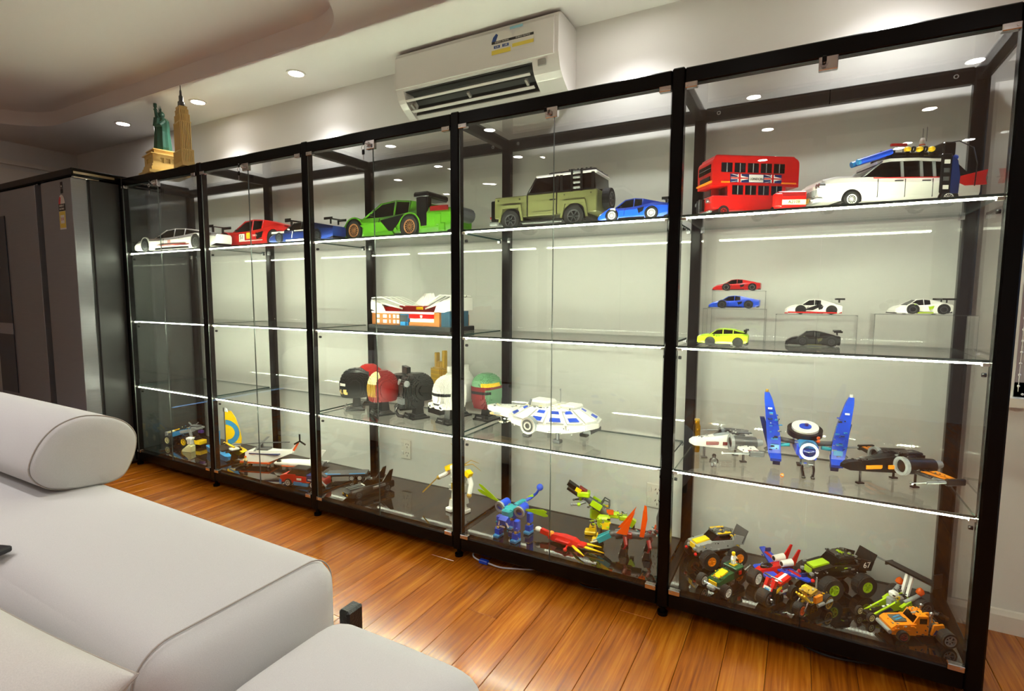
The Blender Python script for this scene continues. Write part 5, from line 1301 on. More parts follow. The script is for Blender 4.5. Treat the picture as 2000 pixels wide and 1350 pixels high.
# blue trike buggy
t = thing('model_buggy', 'blue and black three-wheeled buggy model with a raised grey tail, beside the cream figure', 'model vehicle', (.195, .24, Z0), R(8))
MB('black').box((0, 0, .040), (.26, .05, .018), (0, -.10, 0)).rbox(-.14, -.06, -.03, .03, .034, .06, .004).build('chassis', t)
MB('azure').box((-.045, -.026, .082), (.12, .012, .024), (0, -.30, 0)).box((-.045, .026, .082), (.12, .012, .024), (0, -.30, 0)).box((-.06, 0, .092), (.10, .04, .010), (0, -.30, 0)).build('side_panels', t)
MB('grey').box((.055, -.03, .112), (.14, .010, .022), (0, -.22, 0)).box((.055, .03, .112), (.14, .010, .022), (0, -.22, 0)).box((.10, -.034, .070), (.018, .010, .11), (0, -.25, 0)).box((.12, 0, .135), (.05, .07, .012)).build('tail_beams', t)
MB('cream').box((-.13, -.022, .085), (.024, .016, .010), (0, -.3, 0)).box((-.105, -.022, .094), (.024, .016, .010), (0, -.3, 0)).set('yellow').box((-.10, 0, .098), (.07, .012, .008), (0, -.3, 0)).set('grey').box((-.155, 0, .070), (.020, .07, .030)).build('nose', t)
MB('dgrey').rbox(.07, .14, -.02, .02, .135, .152, .003).set('chrome_toy').cyl((.06, 0, .15), (.06, -.02, .175), .006, n=8).cyl((.09, .01, .15), (.105, .02, .168), .005, n=8).set('purple').rbox(.13, .17, -.01, .01, .10, .12, .003).build('engine', t)
detail(t, [(-.14, .12, -.03, .03, .05, .07), (.0, .13, -.03, .03, .12, .14)], 40, ['black', 'dgrey', 'grey', 'azure', 'cream'], 31, .008)
for (x, y, r, rim) in ((-.115, -.045, .034, 'cream'), (-.115, .045, .034, 'cream'), (.04, -.04, .036, 'yellow'), (.04, .04, .036, 'yellow')): wheel(t, x, y, r, r, .028, rim, 8)
MB('yellow').rbox(.10, .17, -.03, .03, .02, .05, .004).build('rear_box', t)
t = thing('model_boot', 'small cream brick-built figure with a sloping foot before the buggy', 'model', (.378, .155, Z0), R(12))
MB('cream').prism([(-.045, 0), (.034, 0), (.036, .040), (.012, .052), (-.040, .014)], -.018, .018, 'y').build('foot', t)
MB('white').rbox(-.004, .030, -.014, .014, .052, .082, .003).rbox(-.010, .036, -.017, .017, .080, .098, .004).set('dorange').bx(-.002, .004, -.0146, -.014, .06, .064).bx(.014, .020, -.0146, -.014, .06, .064).build('head', t)

# catamaran
t = thing('model_catamaran', 'blue and yellow catamaran model with a tall striped sail', 'model boat', (.672, .235, Z0), R(-13))
for y, c in ((-.055, 'azure'), (.055, 'yellow')):
    MB(c).loft([[(x, y - a, z), (x, y + a, z), (x, y + a * .6, z0), (x, y - a * .6, z0)] for x, a, z, z0 in ((-.19, .006, .042, .030), (-.16, .020, .046, .008), (-.08, .024, .046, 0), (.10, .024, .044, 0), (.17, .020, .040, .004), (.19, .010, .038, .016))]).build('hull', t)
MB('black').rbox(-.06, .08, -.06, .06, .046, .056, .003).cyl((-.11, -.05, .05), (-.11, .05, .05), .006, n=8).cyl((.12, -.05, .05), (.12, .05, .05), .006, n=8).build('deck', t)
MB('white').rbox(.0, .06, .03, .07, .056, .072, .003).rbox(.09, .14, -.02, .03, .056, .068, .003).set('tan').rbox(-.03, .02, .04, .07, .056, .070, .003).build('deck_fittings', t)
MB('dgrey').cyl((-.01, 0, .05), (-.01, 0, .31), .0055, n=8).rbox(-.020, .0, -.008, .008, .290, .320, .003).build('mast', t)
SP = [(.0, .085), (.115, .085), (.118, .12), (.10, .20), (.075, .26), (.045, .300), (.0, .305)]
sl = MB('yellow').prism(SP, -.0025, .0025, 'y')
sl.set('azure')
A_ = [(.0 + .106 * math.cos(a) * .98, .155 + .085 * math.sin(a)) for a in [PI / 2 - PI * .95 * k / 14 for k in range(15)]]
B_ = [(.0 + .068 * math.cos(a), .155 + .052 * math.sin(a)) for a in [PI / 2 - PI * .95 * k / 14 for k in range(15)]]
for k in range(14):
    for yy in (-.0032, .0032): sl._add([(A_[k][0] + .002, yy, A_[k][1]), (A_[k + 1][0] + .002, yy, A_[k + 1][1]), (B_[k + 1][0] + .002, yy, B_[k + 1][1]), (B_[k][0] + .002, yy, B_[k][1])], [(0, 1, 2, 3)])
so = sl.build('sail', t); so.rotation_euler = (0, 0, R(30))
MB('cable_white').prism([(.0, .295), (.045, .298), (.03, .318), (.0, .320)], -.003, .003, 'y').build('sail_head', t)
js = MB('azure').prism([(-.015, .17), (-.13, .062), (-.02, .066)], -.035, -.031, 'y').set('dred').prism([(-.13, .060), (-.02, .075), (-.02, .062)], -.0355, -.0305, 'y').build('jib', t)
MB('yellow').cyl((-.01, 0, .080), (.13, 0, .075), .006, n=8).build('boom', t)

# helicopter
t = thing('model_helicopter', 'white and orange rescue helicopter model with a grey rotor', 'model helicopter', (1.075, .205, Z0), R(20))
MB('white').loft([[(x, -w_, z0), (x, w_, z0), (x, w_ * .8, z1), (x, -w_ * .8, z1)] for x, w_, z0, z1 in ((-.155, .012, .035, .048), (-.12, .036, .026, .072), (-.07, .044, .022, .100), (.04, .044, .024, .104), (.10, .030, .045, .104), (.18, .014, .078, .108), (.215, .010, .092, .112))]).build('fuselage', t)
MB('white').prism([(.19, .096), (.225, .096), (.275, .175), (.262, .180)], -.006, .006, 'y').set('dorange').prism([(.215, .108), (.228, .104), (.262, .158), (.252, .162)], -.0068, .0068, 'y').build('tail_fin', t)
MB('dorange').bx(-.12, .08, -.0465, .0465, .024, .034).set('dblue').bx(-.06, .14, -.040, .040, .082, .088).build('stripes', t)
MB('clear_smoke').loft([[(x, -w_, z0), (x, w_, z0), (x, w_ * .8, z1), (x, -w_ * .8, z1)] for x, w_, z0, z1 in ((-.157, .013, .042, .050), (-.122, .037, .046, .073), (-.09, .042, .052, .092))]).build('windscreen', t)
MB('black').bx(-.165, -.11, -.03, .03, .020, .034).set('dgrey').rbox(-.02, .06, -.026, .026, .102, .116, .003).build('nose_and_engine', t)
MB('dgrey').cyl((.005, 0, .11), (.005, 0, .145), .008, n=10).build('rotor_mast', t)
for k in range(4):
    a = R(20 + 90 * k); c_, s_ = math.cos(a), math.sin(a)
    MB('dgrey').box((.005 + .085 * c_, .085 * s_, .143), (.16, .013, .003), (0, .03, a)).build('rotor_blade', t)
for k in range(3):
    a = R(90 + 120 * k)
    MB('black').box((.268 + .022 * math.cos(a), -.010, .170 + .022 * math.sin(a)), (.044, .003, .010), (0, -a, 0)).build('tail_rotor_blade', t)
for x, y in ((-.10, -.028), (-.10, .028), (.07, -.036), (.07, .036)): wheel(t, x, y, .011, .011, .010, 'grey', 5); MB('grey').cyl((x, y, .011), (x, y, .03), .003, n=6).build('strut', t)
figurine('figurine in an orange helmet hanging at the helicopter door', (1.03, .125, Z0 + .028), R(10), 'cream', 'dgrey', 'skin', 'dorange', 1.1)

# shuttle plane
t = thing('model_shuttle', 'white space shuttle plane model behind the red and blue truck', 'model plane', (1.345, .275, Z0), R(20))
MB('white').loft([[(x + 0, r * math.cos(a) * 1.0, .036 + r * .85 * math.sin(a) + dz) for a in [2 * PI * i / 12 for i in range(12)]] for x, r, dz in ((-.175, .006, -.008), (-.16, .016, -.006), (-.12, .026, -.002), (-.06, .030, 0), (.10, .030, 0), (.14, .026, 0))], True).build('fuselage', t)
MB('white')._add([(-.02, -.028, .016), (.13, -.028, .016), (.13, -.12, .018), (.09, -.12, .018), (-.02, -.028, .024), (.13, -.028, .024), (.13, -.12, .022), (.09, -.12, .022)], [(0, 3, 2, 1), (4, 5, 6, 7), (0, 1, 5, 4), (1, 2, 6, 5), (2, 3, 7, 6), (3, 0, 4, 7)])._add([(-.02, .028, .016), (.13, .028, .016), (.13, .12, .018), (.09, .12, .018), (-.02, .028, .024), (.13, .028, .024), (.13, .12, .022), (.09, .12, .022)], [(0, 1, 2, 3), (4, 7, 6, 5), (0, 4, 5, 1), (1, 5, 6, 2), (2, 6, 7, 3), (3, 7, 4, 0)]).build('wings', t)
MB('white').prism([(.06, .064), (.13, .064), (.17, .125), (.145, .128)], -.004, .004, 'y').build('tail_fin', t)
MB('black').bx(-.145, -.115, -.022, .022, .044, .052).set('dorange').bx(-.11, .12, -.0305, .0305, .020, .024).build('markings', t)
MB('dgrey').cyl((.14, -.012, .04), (.165, -.012, .04), .010, .013, 10).cyl((.14, .012, .04), (.165, .012, .04), .010, .013, 10).build('engines', t)
MB('grey').rbox(-.10, -.085, -.006, .006, 0, .016, .002).rbox(.06, .08, -.02, -.008, 0, .016, .002).rbox(.06, .08, .008, .02, 0, .016, .002).build('landing_gear', t)

# truck with stripes
t = thing('model_truck', 'red and blue flatbed truck model with white wheels behind the glass', 'model truck', (1.605, .095, Z0), R(14))
MB('dgrey').rbox(-.13, .13, -.030, .030, .018, .032, .003).build('chassis', t)
MB('red').prism([(-.14, .022), (-.138, .058), (-.10, .068), (-.04, .070), (-.04, .022)], -.036, .036, 'y').bx(-.04, .03, -.038, .038, .030, .062).set('white').bx(-.03, .0, -.0388, .0388, .040, .052).build('cab', t)
MB('clear_smoke').prism([(-.10, .068), (-.06, .098), (.02, .098), (.03, .062), (-.04, .064)], -.032, .032, 'y').build('cab_windows', t)
MB('black').rbox(-.07, .03, -.034, .034, .096, .104, .003).build('roof', t)
MB('azure').bx(-.145, -.130, -.037, .037, .008, .036).bx(-.05, .0, -.040, .040, .010, .030).bx(.0, .04, -.040, .040, .008, .024).build('blue_bumpers', t)
MB('dblue').rbox(.03, .09, -.036, .036, .032, .075, .003).set('white').bx(.04, .08, -.0368, .0368, .045, .05).set('dorange').bx(.02, .10, -.037, .037, .030, .036).build('rear_box', t)
MB('dgrey').box((.10, 0, .078), (.08, .02, .012), (0, .5, 0)).set('dred').rbox(.10, .145, -.03, .03, .02, .058, .003).set('grey').cyl((.12, -.03, .05), (.15, -.03, .02), .005, n=6).build('crane', t)
for f in (-.085, .075):
    for s in (-1, 1): wheel(t, f, s * .034, .022, .022, .020, 'white', 6, rr=.7)
t = thing('model_trailer', 'flat dark trailer model with light blue edge stripes', 'model trailer', (1.742, .30, Z0), R(34))
MB('dgrey').rbox(-.13, .10, -.040, .040, .032, .040, .002).set('azure').bx(-.13, -.05, -.041, -.030, .0395, .0415).bx(.0, .09, -.041, -.030, .0395, .0415).set('black').bx(-.10, .10, -.03, .03, .024, .032).build('bed', t)
MB('azure').cyl((-.13, 0, .034), (-.185, 0, .024), .005, n=6).build('drawbar', t)
for x in (.015, .06):
    for s in (-1, 1): wheel(t, x, s * .036, .016, .016, .014, 'white', 5)
MB('black').cyl((-.11, 0, 0), (-.11, 0, .03), .004, n=6).build('prop', t)

# black finned car
t = thing('model_car', 'long black car model with straight tail fins and yellow headlights', 'model car', (2.0, .185, Z0), R(72))
MB('black').loft([ringpts(x, w_, z0, z1) for x, w_, z0, z1 in ((-.14, .030, .014, .036), (-.12, .042, .010, .048), (-.06, .044, .010, .052), (.0, .040, .010, .052), (.08, .044, .010, .054), (.13, .040, .016, .050))]).build('body', t)
MB('dgrey').box((-.08, -.020, .053), (.09, .010, .004)).box((-.08, .0, .054), (.09, .010, .004)).box((-.08, .020, .053), (.09, .010, .004)).build('bonnet_slats', t)
MB('clear_smoke').loft([[(x, -w_, .050), (x, w_, .050), (x, w_ * .6, z), (x, -w_ * .6, z)] for x, w_, z in ((-.035, .028, .054), (-.005, .030, .076), (.04, .030, .078), (.075, .022, .058))]).build('canopy', t)
MB('white').box((-.038, 0, .056), (.006, .036, .003)).build('windscreen_trim', t)
for s in (-1, 1):
    MB('black').prism([(.05, .05), (.11, .05), (.125, .115), (.105, .112)], s * .034, s * .039, 'y').build('tail_fin', t)
    MB('yellow').box((-.139, s * .022, .028), (.004, .014, .008)).build('headlight', t)
    MB('dgrey').cyl((.0, s * .045, .040), (.07, s * .045, .044), .008, n=8).build('side_pipe', t)
for f in (-.085, .085):
    for s in (-1, 1): wheel(t, f, s * .040, .021, .021, .018, 'dgrey', 6)

# ---- jointed figures
def limb(t, name, m, pts, r, r2=None, n=8): return MB(m).tube(pts, r, n, r2).build(name, t)
def mech(loc, rz):
    t = thing('model_robot', 'white and gold robot warrior model holding a long blade, behind a post', 'model robot', loc, rz)
    for s in (-1, 1):
        MB('white').rbox(s * .034 - .020, s * .034 + .020, -.050, .026, 0, .020, .004).box((s * .034, -.014, .036), (.030, .032, .036), taper=.8).build('boot', t)
        MB('white').box((s * .032, 0, .072), (.030, .032, .050), (0, s * -.06, 0), .85).set('grey').ball((s * .032, 0, .100), .012, 8).set('white').box((s * .028, 0, .122), (.030, .034, .044), (0, s * .08, 0)).set('gold').box((s * .030, -.019, .125), (.020, .004, .030)).build('leg', t)
        MB('white').ball((s * .060, 0, .205), .018, 8).set('yellow').box((s * .070, -.008, .208), (.030, .030, .026), (0, s * .5, 0)).build('shoulder', t)
    MB('white').rbox(-.030, .030, -.020, .020, .140, .160, .004).box((0, 0, .186), (.062, .046, .056), taper=1.2).set('gold').box((0, -.026, .19), (.03, .006, .03)).build('torso', t)
    MB('white').rbox(-.014, .014, -.016, .014, .220, .250, .005).set('gold').box((0, -.018, .232), (.020, .004, .010)).build('head', t)
    a = MB('white').tube([(-.064, 0, .198), (-.088, -.012, .172), (-.118, -.028, .155)], .013, 8, .010).set('gold').ball((-.122, -.030, .152), .012, 8).set('black').ball((-.09, -.012, .170), .010, 8); a.build('arm', t)
    b = MB('white').tube([(.064, 0, .198), (.086, -.006, .160), (.084, -.016, .115)], .013, 8, .011).set('gold').ball((.084, -.018, .105), .013, 8).build('arm', t)
    MB('gold').box((-.165, -.050, .108), (.125, .003, .006), (0, -.80, .4)).build('blade', t)
    detail(t, [(-.04, .04, -.03, -.016, .15, .21), (-.05, .05, -.03, -.012, .03, .13)], 26, ['white', 'cream', 'gold', 'grey'], 27, .007)
    for p in ([(-.012, .02, .235), (-.05, .03, .285), (-.095, .03, .320)], [(-.012, .02, .230), (-.045, .03, .258), (-.085, .03, .280)], [(.012, .02, .235), (.05, .03, .262), (.105, .03, .258)], [(.012, .02, .230), (.06, .03, .245), (.12, .03, .222)]):
        MB('gold').tube(p, .0032, 5, .0012).build('back_banner', t)
    return t
mech((2.565, .225, Z0), R(-12))

def dragonfly(loc, rz):
    t = thing('model_robot', 'blue four-legged robot model with clear lime wings and round turbines', 'model robot', loc, rz)
    MB('blue').rbox(-.030, .030, -.02, .09, .088, .128, .005).set('teal').rbox(-.024, .024, -.030, .02, .120, .140, .004).rbox(-.012, .012, .03, .10, .126, .140, .004).build('body', t)
    MB('teal').rbox(-.022, .022, -.056, -.018, .100, .136, .006).set('blue').box((0, -.060, .092), (.040, .026, .030), (.5, 0, 0)).set('white').box((-.020, -.070, .084), (.004, .006, .034), (.2, .35, 0)).box((.020, -.070, .084), (.004, .006, .034), (.2, -.35, 0)).box((0, -.076, .070), (.026, .006, .004)).build('head', t)
    for s in (-1, 1):
        MB('blue').cyl((s * .052, -.020, .130), (s * .048, .035, .138), .022, .018, 14).set('grey').ring((s * .0525, -.026, .129), (s * .052, -.016, .130), .025, .016, 18).set('dgrey').cyl((s * .0523, -.0205, .129), (s * .052, -.018, .130), .016, n=14).build('turbine', t)
        for k, (dx, dz, y) in enumerate(((.120, .062, .0), (.135, .030, .01)) if s < 0 else ((.110, .016, .0), (.110, -.004, .01))):
            w_ = MB('clear_lime').loft([[(s * x, y - .001, z - b), (s * x, y - .001, z + b), (s * x, y + .001, z + b), (s * x, y + .001, z - b)] for x, z, b in ((.068, .136, .003), (.068 + dx * .35, .136 + dz * .35, .008), (.068 + dx * .85, .136 + dz * .85, .009), (.068 + dx, .136 + dz, .003))])
            w_.build('wing', t)
        for (y, ln) in ((-.03, 1), (.075, 1)):
            l = MB('blue').rbox(s * .046 - .012, s * .046 + .012, y - .014, y + .014, .048, .096, .004).set('dgrey').ball((s * .046, y, .042), .011, 8).set('blue').box((s * .046, y - .006, .026), (.026, .030, .024)).set('gold').ball((s * .046, y - .012, .042), .007, 8).set('azure').rbox(s * .046 - .015, s * .046 + .015, y - .034, y + .012, 0, .014, .003)
            l.build('leg', t)
    MB('blue').tube([(0, .09, .128), (.02, .12, .140), (.045, .13, .165), (.058, .13, .185)], .008, 8, .005).set('lime').box((.022, .12, .150), (.03, .006, .010), (0, -.5, 0)).set('blue').ball((.064, .13, .198), .016, 10).build('tail', t)
    detail(t, [(-.028, .028, -.05, .09, .126, .142), (-.06, .06, -.05, -.03, .01, .09)], 26, ['blue', 'teal', 'dblue', 'grey', 'gold'], 28, .007)
    return t
dragonfly((2.925, .11, Z0), R(-6))
def phoenix(loc, rz):
    t = thing('model_bird', 'red firebird model with yellow tail feathers lying low on the base', 'model bird', loc, rz)
    MB('red').loft([[(x, y_, z) for (y_, z) in ((-w_, .010), (w_, .010), (w_ * .7, .010 + h), (-w_ * .7, .010 + h))] for x, w_, h in ((-.075, .010, .016), (-.05, .018, .026), (.0, .024, .030), (.05, .026, .026), (.075, .016, .016))]).build('body', t)
    MB('red').box((-.090, 0, .030), (.05, .018, .020), (0, .15, 0)).set('orange').ball((-.062, 0, .030), .014, 8).build('neck', t)
    MB('white').ball((-.128, 0, .036), .014, 10, (1.2, 1, .8)).set('tan').cyl((-.138, 0, .032), (-.154, 0, .026), .005, .001, 6).build('head', t)
    for (y0, x1, y1, ln) in ((.018, .16, .030, 1), (-.004, .190, -.012, 1.2), (-.022, .13, -.078, 1)):
        d = Vector((x1 - .06, y1 - y0, 0)); n_ = Vector((-d.y, d.x, 0)).normalized() * .007
        P = [Vector((.05, y0, .016)), Vector((.05, y0, .016)) + d * .5, Vector((x1, y1, .012))]
        MB('yellow').prism([(p.x, p.y) for p in (P[0] - n_ * .6, P[1] - n_, P[2], P[1] + n_, P[0] + n_ * .6)], .014, .018, 'z').build('tail_feather', t)
    MB('red').ball((.035, -.062, .009), .009, 8).cyl((.03, -.03, .014), (.035, -.058, .010), .004, n=6).set('red').rbox(.07, .10, -.02, .02, .012, .026, .003).build('foot', t)
    MB('red').rbox(-.03, .04, .015, .035, .014, .03, .004).rbox(-.03, .04, -.035, -.015, .014, .03, .004).bx(-.01, .02, -.01, .01, 0, .012).build('folded_wing', t)
    return t
phoenix((3.160, .150, Z0), R(-4))
def trex(loc, rz):
    t = thing('model_dinosaur', 'lime green and black dinosaur robot model standing on yellow feet', 'model robot', loc, rz)
    for (y, x) in ((-.040, .020), (.040, -.020)):
        MB('yellow').rbox(x - .034, x + .018, y - .022, y + .022, 0, .018, .004).box((x + .0, y, .030), (.034, .034, .022), taper=.8).set('dgrey').cyl((x, y, .036), (x + .006, y, .080), .009, n=8).build('foot', t)
        MB('lime').rbox(x - .012, x + .042, y - .020, y + .020, .072, .124, .008).set('yellow').box((x + .025, y - .021 * (1 if y < 0 else -1), .088), (.03, .004, .03)).build('thigh', t)
    MB('dgrey').tube([(.050, 0, .120), (.0, 0, .150), (-.050, 0, .185)], .022, 10, .015).set('lime').box((.0, -.024, .160), (.05, .008, .026), (0, .5, 0)).box((.0, .024, .160), (.05, .008, .026), (0, .5, 0)).build('torso', t)
    MB('lime').rbox(-.085, -.030, -.020, .020, .185, .212, .005).set('black').box((-.098, 0, .226), (.070, .034, .016), (0, .55, 0)).box((-.104, 0, .204), (.062, .026, .010), (0, .55, 0)).set('dred').box((-.060, 0, .216), (.040, .030, .010), (0, .5, 0)).set('yellow').box((-.080, -.018, .218), (.026, .004, .018), (0, .5, 0)).build('head', t)
    for s in (-1, 1): MB('dgrey').tube([(-.045, s * .022, .170), (-.075, s * .032, .160), (-.100, s * .030, .156)], .006, 6, .004).set('lime').ball((-.075, s * .032, .160), .009, 8).set('grey').ball((-.106, s * .030, .154), .006, 6).build('arm', t)
    MB('dgrey').tube([(.02, -.012, .160), (.035, -.014, .185), (.055, -.012, .175), (.055, -.012, .15)], .004, 6).tube([(.02, .012, .160), (.035, .014, .185), (.055, .012, .175), (.055, .012, .15)], .004, 6).build('back_pipes', t)
    MB('lime').rbox(.055, .100, -.016, .016, .104, .128, .005).rbox(.098, .135, -.014, .014, .096, .120, .005).box((.150, 0, .092), (.030, .024, .034), (0, .5, 0)).set('dorange').box((.060, -.018, .134), (.03, .004, .022)).set('black').box((.158, 0, .072), (.016, .016, .016)).build('tail', t)
    detail(t, [(-.04, .05, -.026, .026, .13, .17), (-.02, .06, -.064, -.058, .075, .12), (.05, .13, -.016, .016, .122, .13)], 22, ['lime', 'black', 'dgrey', 'yellow', 'grey'], 29, .007)
    return t
trex((3.262, .270, Z0), R(14))
def dragon(loc, rz):
    t = thing('model_dragon', 'dark dragon robot model with clear orange wings and a teal head', 'model robot', loc, rz)
    MB('dgrey').tube([(-.05, 0, .070), (.0, 0, .080), (.06, 0, .078)], .020, 10, .016).set('dred').rbox(-.02, .02, -.024, .024, .066, .092, .004).build('body', t)
    MB('teal').box((-.098, -.010, .052), (.060, .014, .022), (0, -.55, .12)).box((-.098, .012, .052), (.060, .014, .022), (0, -.55, -.12)).set('black').box((-.122, 0, .022), (.05, .034, .014), (0, -.35, 0)).set('white').box((-.140, -.012, .028), (.03, .004, .004), (0, -.35, 0)).box((-.136, .012, .028), (.03, .004, .004), (0, -.35, 0)).build('head', t)
    MB('dgrey').tube([(-.05, 0, .072), (-.075, 0, .068)], .012, 8).build('neck', t)
    for s, lean in ((-1, .10), (1, -.05)):
        MB('clear_orange').prism([(-.045, .088), (-.020, .120), (.030, .190), (.012, .135), (.0, .086)], s * .030 - .002, s * .030 + .002, 'y').build('front_wing', t)
        MB('clear_orange').prism([(.050, .086), (.062, .200), (.072, .195), (.076, .14), (.068, .086)], s * .028 - .002, s * .028 + .002, 'y').build('rear_wing', t)
        for x in (-.01, .085):
            MB('dred').tube([(x, s * .024, .074), (x + .008, s * .038, .050), (x, s * .042, .026)], .009, 8, .007).set('black').box((x - .004, s * .042, .0165), (.030, .020, .028), (0, .1, 0), .7).set('chrome_toy').box((x - .014, s * .042, .006), (.016, .016, .006)).build('leg', t)
    MB('dgrey').tube([(.06, 0, .078), (.10, 0, .092), (.120, 0, .120), (.118, 0, .165), (.126, 0, .205)], .011, 8, .004).set('dorange').box((.11, 0, .118), (.010, .006, .03), (0, .2, 0)).build('tail', t)
    detail(t, [(-.05, .08, -.026, .026, .076, .098), (.08, .12, -.012, .012, .09, .12)], 34, ['dgrey', 'black', 'dred', 'grey', 'teal'], 30, .007)
    return t
dragon((3.420, .215, Z0), R(10))

# ---- wheeled models of the fifth bay
def monster(loc, rz, c, acc, rim, label, number=None, sc=1.0, lid='black'):
    t = thing('model_monster_truck', label, 'model truck', loc, rz, None, sc)
    MB('dgrey').rbox(-.070, .075, -.020, .020, .044, .058, .003).cyl((-.055, -.045, .034), (-.055, .045, .034), .006, n=8).cyl((.060, -.045, .034), (.060, .045, .034), .006, n=8).box((-.03, 0, .05), (.02, .06, .014)).build('chassis', t)
    MB(c).prism([(-.092, .058), (-.092, .080), (-.03, .092), (.075, .088), (.085, .062)], -.034, .034, 'y').build('body', t)
    MB(acc).box((-.060, 0, .0885), (.056, .030, .006), (0, -.17, 0)).bx(-.096, -.088, -.014, .014, .062, .080).build('bonnet', t)
    MB('clear_smoke').prism([(-.035, .088), (-.008, .112), (.040, .112), (.055, .088)], -.028, .028, 'y').build('cab_windows', t)
    MB(lid).rbox(-.010, .044, -.030, .030, .110, .117, .002).build('roof', t)
    MB(acc).box((.017, -.026, .1178), (.046, .010, .002)).box((.017, .026, .1178), (.046, .010, .002)).build('roof_stripes', t) if acc != 'lime' else None
    for s in (-1, 1):
        MB(c).prism([(.050, .075), (.060, .112), (.105, .098), (.095, .070)], s * .036, s * .039, 'y').build('tail_panel', t)
        MB('grey').box((-.096, s * .020, .066), (.010, .010, .008)).set('red').ball((-.100, s * .030, .050), .006, 8).build('bumper_light', t)
    pn = MB('dgrey' if c == 'grey' else 'black').box((.098, -.01, .100), (.003, .066, .052), (0, .45, 0)).build('rear_flap', t)
    if number:
        tx = text_mesh(number, .026, 'white', t, 'lettering', (.078, -.0398, .090), FR)
    detail(t, [(-.09, .08, -.036, -.030, .060, .088), (-.09, .08, .030, .036, .060, .088), (-.08, .08, -.03, .03, .044, .060), (.04, .09, -.03, .03, .086, .096), (-.01, .044, -.028, .028, .116, .119)], 22, [c, acc, 'black', 'dgrey', 'grey'], len(label), .006)
    for x in (-.055, .060):
        for s in (-1, 1): wheel(t, x, s * .052, .034, .034, .030, rim, 6, True, hub=rim, rr=.5)
    return t
monster((3.750, .315, Z0), R(42), 'grey', 'yellow', 'orange', 'grey and yellow monster truck model with orange wheels', None, 1.08, 'dgrey')
monster((4.165, .312, Z0), R(38), 'black', 'lime', 'lime', 'black and lime monster truck model with lime wheels', '67', 1.16)
# hot rod with figurine
t = thing('model_roadster', 'green and yellow open roadster model with white wheels', 'model car', (3.822, .148, Z0), R(62), None, 1.08)
MB('black').rbox(-.085, .075, -.016, .016, .020, .032, .003).build('chassis', t)
MB('dgreen').prism([(-.085, .030), (-.085, .042), (-.03, .054), (.0, .054), (.0, .030)], -.022, .022, 'y').set('yellow').box((-.045, 0, .0535), (.05, .024, .005), (0, -.2, 0)).box((-.086, 0, .034), (.006, .03, .012)).build('bonnet', t)
MB('dgreen').rbox(.005, .050, -.026, .026, .058, .066, .002).set('yellow').bx(.015, .035, -.010, .010, .066, .069).set('black').bx(.0, .07, -.022, .022, .032, .050).set('red').box((.03, -.024, .046), (.012, .004, .012)).build('cab', t)
for s in (-1, 1):
    MB('black').cyl((.005, s * .022, .05), (.008, s * .024, .06), .002, n=5).cyl((.046, s * .022, .05), (.046, s * .024, .06), .002, n=5).build('roof_post', t)
    MB('black').tube([(.05, s * .026, .05), (.075, s * .03, .062), (.095, s * .03, .05), (.10, s * .028, .03)], .004, 6).build('rear_mudguard', t)
MB('grey').rbox(-.102, -.088, -.014, .014, .014, .026, .003).set('chrome_toy').cyl((-.09, -.034, .026), (-.09, .034, .026), .004, n=6).build('front_axle', t)
detail(t, [(-.08, .0, -.02, .02, .045, .056), (-.08, .075, -.022, .022, .022, .034), (.0, .08, -.022, .022, .046, .056)], 20, ['dgreen', 'yellow', 'black', 'grey', 'dorange'], 21, .005)
for x, r, w_ in ((-.080, .022, .020), (.075, .028, .030)):
    for s in (-1, 1): wheel(t, x, s * (.046 if x < 0 else .050), r, r, w_, 'white', 8)
figurine('white figurine with yellow hair standing on the green roadster', (3.834, .172, Z0 + .0755), R(62), 'white', 'white', 'skin', 'yellow', 1.05)
# jet car
t = thing('model_jet', 'blue and red jet model with twin red tail fins and spread wings', 'model plane', (3.972, .30, Z0), R(40), None, 1.08)
MB('red').loft([[(x, -w_, z0), (x, w_, z0), (x, w_ * .7, z1), (x, -w_ * .7, z1)] for x, w_, z0, z1 in ((-.085, .010, .020, .028), (-.06, .018, .016, .038), (.0, .022, .014, .046), (.06, .020, .018, .044))]).build('fuselage', t)
MB('clear_smoke').ball((-.035, 0, .042), .014, 10, (1.8, 1, .8)).build('canopy', t)
for s in (-1, 1):
    MB('blue')._add([(-.005, s * .018, .030), (.045, s * .018, .030), (.050, s * .125, .042), (.028, s * .125, .042), (-.005, s * .018, .037), (.045, s * .018, .037), (.050, s * .125, .047), (.028, s * .125, .047)], [(0, 1, 2, 3), (4, 7, 6, 5), (0, 4, 5, 1), (1, 5, 6, 2), (2, 6, 7, 3), (3, 7, 4, 0)]).set('dblue').box((.040, s * .092, .046), (.02, .006, .022)).set('red').box((.028, s * .06, .0405), (.012, .06, .003), (s * .12, 0, 0)).build('wing', t)
    MB('red').prism([(.035, .044), (.062, .044), (.082, .100), (.074, .102)], s * .020 - .002, s * .020 + .002, 'y').build('tail_fin', t)
    MB('white').cyl((.008, s * .020, .056), (.048, s * .020, .058), .011, .013, 12).set('black').cyl((.0075, s * .020, .056), (.009, s * .020, .056), .008, n=10).build('engine', t)
    MB('blue').rbox(-.06, -.015, s * .020, s * .046, .010, .030, .006).set('dgrey').cyl((-.04, s * .033, .0), (-.04, s * .033, .012), .006, n=8).build('float', t)
MB('dgrey').cyl((.045, 0, 0), (.045, 0, .02), .005, n=8).build('rear_leg', t)
detail(t, [(-.05, .06, -.016, .016, .040, .050), (.0, .045, -.09, .09, .036, .044)], 20, ['red', 'blue', 'dblue', 'grey'], 22, .005)
